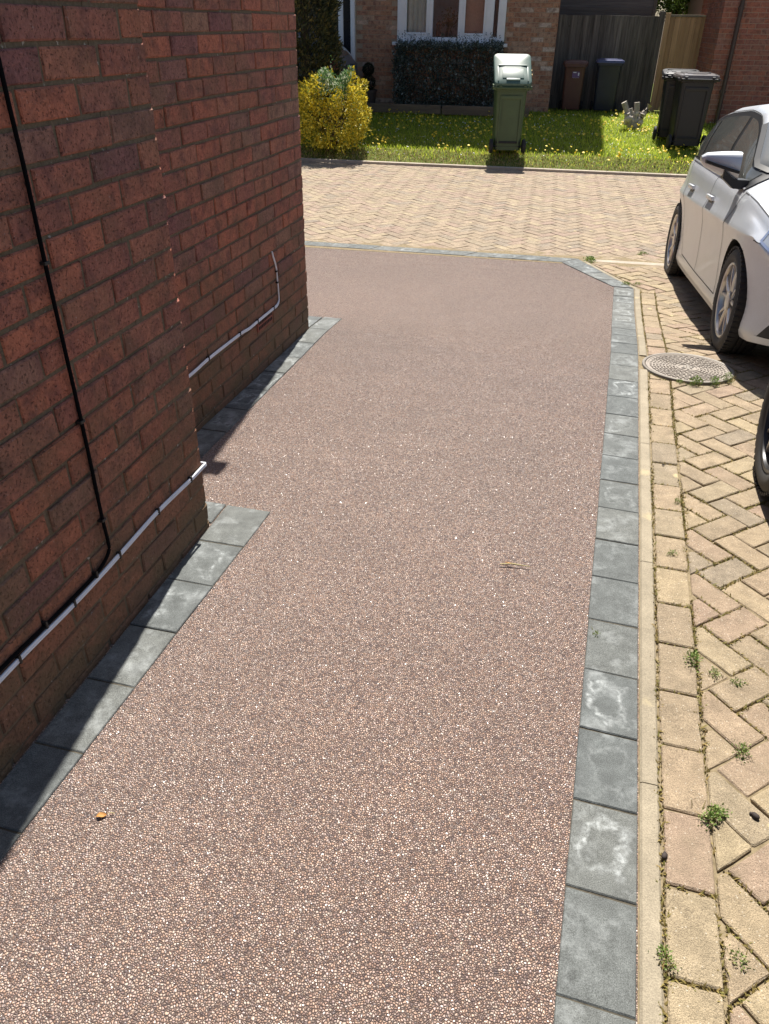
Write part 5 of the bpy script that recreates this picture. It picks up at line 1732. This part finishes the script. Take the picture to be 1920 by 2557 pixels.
    m.build('rear_window', MT['car_glass'], t, True, 60)
    m = MB(); m.box((.845 * CS, 0, .50 * CS), (.04, .95 * CS, .16 * CS), bev=.01); m.build('grille', MT['car_black'], t)
    m = MB(); m.box((.868 * CS, 0, .36 * CS), (.012, .50, .11), bev=.002); m.build('number_plate', MT['white_upvc'], t)
    return t

def seat_car(t, contact, fwd_xy, side, pitch_z):
    """put the outer foot of the front wheel of one side on a ground point"""
    f = Vector((fwd_xy[0], fwd_xy[1], 0)).normalized()
    back = Vector(contact[:2]).to_3d() - f * 2.636 * CS
    zf = contact[2]; zr = zf + pitch_z
    f3 = Vector((f.x * 2.636 * CS, f.y * 2.636 * CS, zf - zr)).normalized()
    up0 = Vector((0, 0, 1))
    l = up0.cross(f3).normalized(); u = f3.cross(l).normalized()
    R = Matrix((f3, l, u)).transposed().to_4x4()
    o = Vector(contact) - R.to_3x3() @ Vector((0, side * .875 * CS, 0))
    t.matrix_world = Matrix.Translation(o) @ R

silver = make_car('silver hatchback parked beyond the manhole cover with its nose towards the camera', 'car', MT['silver'], 'parked cars')
seat_car(silver, (1.984, 4.442, Z(1.984, 4.442) - .012), (-.198, -.980), -1, -.225)

# the second car stands beside the camera: only its rear wheel reaches into the picture
car2 = make_car('dark parked car beside the paving of which only one dark alloy wheel shows', 'car', MT['darkcar'], 'parked cars', 'dark')
rc = Vector((1.522, 2.700)); fc = rc - KE * 2.636 * CS
seat_car(car2, (fc.x, fc.y, -.006), (-KE.x, -KE.y), -1, Z(rc.x, rc.y) + .004)
# third car by the house: rear quarter in view between conifer and door
car3 = copy_tree(silver)
car3['label'] = 'blue grey car half hidden between the dark conifer and the house door'
for ch in car3.children_recursive:
    for sl in ch.material_slots:
        if sl.material in (MT['silver'],):
            sl.link = 'OBJECT'; sl.material = MT['bluegrey']
f3_ = Vector((-.983, .184, 0)); rear3 = Vector((-.68, 16.05, Z(-.74, 15.9) - .02))
car3.matrix_world = Matrix.Translation(rear3 + f3_ * 3.25) @ Matrix.Rotation(math.atan2(f3_.y, f3_.x), 4, 'Z')

# ------------------------------------------------------------------ weeds, moss, litter
def joint_tufts(name, pts, h, w, mat, lean=1.2):
    P = np.array([(x, y, Z(x, y) - .006) for x, y in pts])
    vv, ff = blades_np(P, rng.uniform(.4, 1.0, len(P)) * h, w, lean)
    return mesh_np(name, vv, ff, mat)
pts = []
for q0, dens in ((.0525, 2200), (.164, 3200)):           # the two long joints beside the edging
    for _ in range(dens):
        t = random.uniform(-.9, T_END)
        if noise.noise(Vector((t * 2.3, q0 * 50, 0))) + random.uniform(-.25, .25) < -.02: continue
        pts.append(KP(t, q0 + random.gauss(0, .0055)))
tt = -1.3
while tt < T_END:                                        # cross joints of the stretcher course
    k = noise.noise(Vector((tt * 9, 4, 0)))
    for _ in range(int(max(0, 22 + 70 * k))): pts.append(KP(tt + random.gauss(0, .003), random.uniform(.056, .165)))
    tt += .2005
cnt = 0
for a, b in scored[:300]:                                # joints of the herringbone
    for i in range(len(b)):
        p, q = Vector(b[i]), Vector(b[(i + 1) % len(b)])
        mid = (p + q) / 2
        if noise.noise(Vector((mid.x * 3.1, mid.y * 3.1, 7))) + random.uniform(-.22, .22) < .10: continue
        for _ in range(int((q - p).length * 210)):
            w_ = p.lerp(q, random.random()); pts.append((w_.x + random.gauss(0, .003), w_.y + random.gauss(0, .003)))
o = joint_tufts('moss', pts, .012, .0048, MT['moss'], 1.7); tag(o, 'brownish moss and dry grass growing in the paving joints', 'moss', kind='stuff')

def weed(x, y, r, n, tall, mat, label, group='weeds in the paving joints'):
    t = thing('weed', (x, y, Z(x, y) - .004), kang + random.choice((0, 0, .785, -.785)), label, 'weed', group)
    n = int(n * 2.2)
    P = rng.normal(size=(n, 3)) * [r * .44, r * .22, 0]
    P[:, 2] = rng.uniform(0, 1, n) ** .8 * tall * np.exp(-(P[:, 0] ** 2 + P[:, 1] ** 2) / (r * r) * 1.2)
    d = P * [1, 1, 0]; d /= np.linalg.norm(d, axis=1)[:, None] + 1e-6; d[:, 2] = .5
    vv, ff = leaves_np(P, rng.uniform(.5, 1.0, n) * max(.006, r * .24), .62, .15, dirs=d * .8)
    mesh_np('leaves', vv, ff, mat, t)
    m = 16
    P = rng.normal(size=(m, 3)) * [r * .4, r * .4, 0]; P[:, 2] = 0
    vv, ff = blades_np(P, rng.uniform(.4, .9, m) * tall, .0025, 1.2); mesh_np('stalks', vv, ff, MT['moss'], t)
    return t
for (x, y, r, n, h, lab) in (
    (.787, 1.125, .040, 150, .036, 'largest green weed tuft in the joint beside the kerb blocks'),
    (.913, 1.655, .042, 80, .030, 'pale green weed in the joint above the largest tuft'),
    (1.018, 2.19, .026, 40, .022, 'small weed in the block joint level with the twig'),
    (.929, 1.321, .034, 60, .022, 'weed filling a herringbone joint uphill of the dark clod'),
    (1.011, 1.563, .030, 60, .018, 'weed in the herringbone joint near the picture edge'),
    (.960, 1.60, .028, 46, .016, 'weed in a slanting joint between two buff blocks'),
    (1.640, 3.775, .050, 110, .050, 'green weed growing along the rim of the manhole cover'),
    (1.745, 3.785, .045, 100, .050, 'leafy green weed at the rim of the manhole cover nearest the car'),
    (1.830, 3.83, .038, 80, .055, 'yellowish weed right of the manhole cover by the car shadow'),
    (1.560, 3.790, .030, 60, .028, 'dry looking weed left of the others at the manhole cover'),
    (1.152, 2.549, .024, 40, .020, 'small weed beside the kerb blocks below the manhole cover'),
    (1.88, 7.235, .10, 70, .035, 'tuft of weeds where the chamfered edging meets the road'),
    (2.00, 6.42, .055, 60, .030, 'weeds at the far end of the straight edging'),
    (2.10, 6.43, .045, 40, .024, 'small weeds on the blocks past the edging end'),
    (.575, .799, .030, 60, .030, 'weed in the edging joint nearest the camera'),
    (.720, .80, .030, 50, .022, 'weed among the buff blocks nearest the camera'),
    (.655, 1.76, .018, 26, .018, 'tiny weed against the beige edging halfway along'),
    (2.44, 7.50, .06, 50, .03, 'weed tuft in the channel by the rear wheel of the silver car'),
):
    weed(x, y, r, n, h, MT['weed'], lab)
lf = thing('dry_leaf', (-.654, 1.108, -.002), .2, 'curled orange brown leaf lying on the resin driveway', 'leaf')
m = MB()
g = []
for i in range(9):
    f = i / 8; wv = .011 * math.sin(f * math.pi) ** .7
    g.append([(f * .025 - .012, wv * s * .62, .002 + .005 * abs(s) * math.sin(f * 3) + .002 * math.sin(f * 7)) for s in (-1, -.4, .4, 1)])
m.loft(g, closed=False, cap0=False, cap1=False); m.build('blade', MT['dry_leaf'], lf, True, 60)
m = MB(); m.tube([(.015, 0, .006), (.022, .003, .004), (.030, .001, .002)], .0010, 5); m.build('stalk', MT['straw'], lf)
tw = thing('straw_stalk', (.451, 2.104, .004), -.1, 'thin straw coloured stalk lying on the resin driveway', 'stalk')
m = MB(); m.tube([(-.05, 0, .001), (-.01, .004, .003), (.05, -.002, .001)], [.0022, .0028, .0012], 6); m.build('stem', MT['straw'], tw)
m = MB(); m.tube([(-.012, .004, .003), (-.034, .014, .002)], [.003, .001], 5); m.build('ear', MT['dry_leaf'], tw)
for (x, y, r, lab) in ((.888, 1.131, .009, 'dark clod on a buff block beside the largest weed'), (.641, 1.024, .008, 'dark clod lying against the beige edging'), (1.19, 2.86, .005, 'tiny dark crumb on the kerb blocks')):
    c = thing('clod', (x, y, Z(x, y) + r * .5), random.uniform(0, 6), lab, 'clod', 'dark clods on the paving')
    m = MB(); m.sphere((0, 0, 0), r, 9, 7, sc=(1.25, .85, .7)); m.v = [tuple(Vector(v) * (1 + .25 * noise.noise(Vector(v) * 120))) for v in m.v]
    m.build('lump', MT['dropping'], c, True, 60)
    m = MB(); m.sphere((r * 1.0, r * .4, -r * .2), r * .45, 8, 6); m.build('crumb', MT['dropping'], c, True, 60)
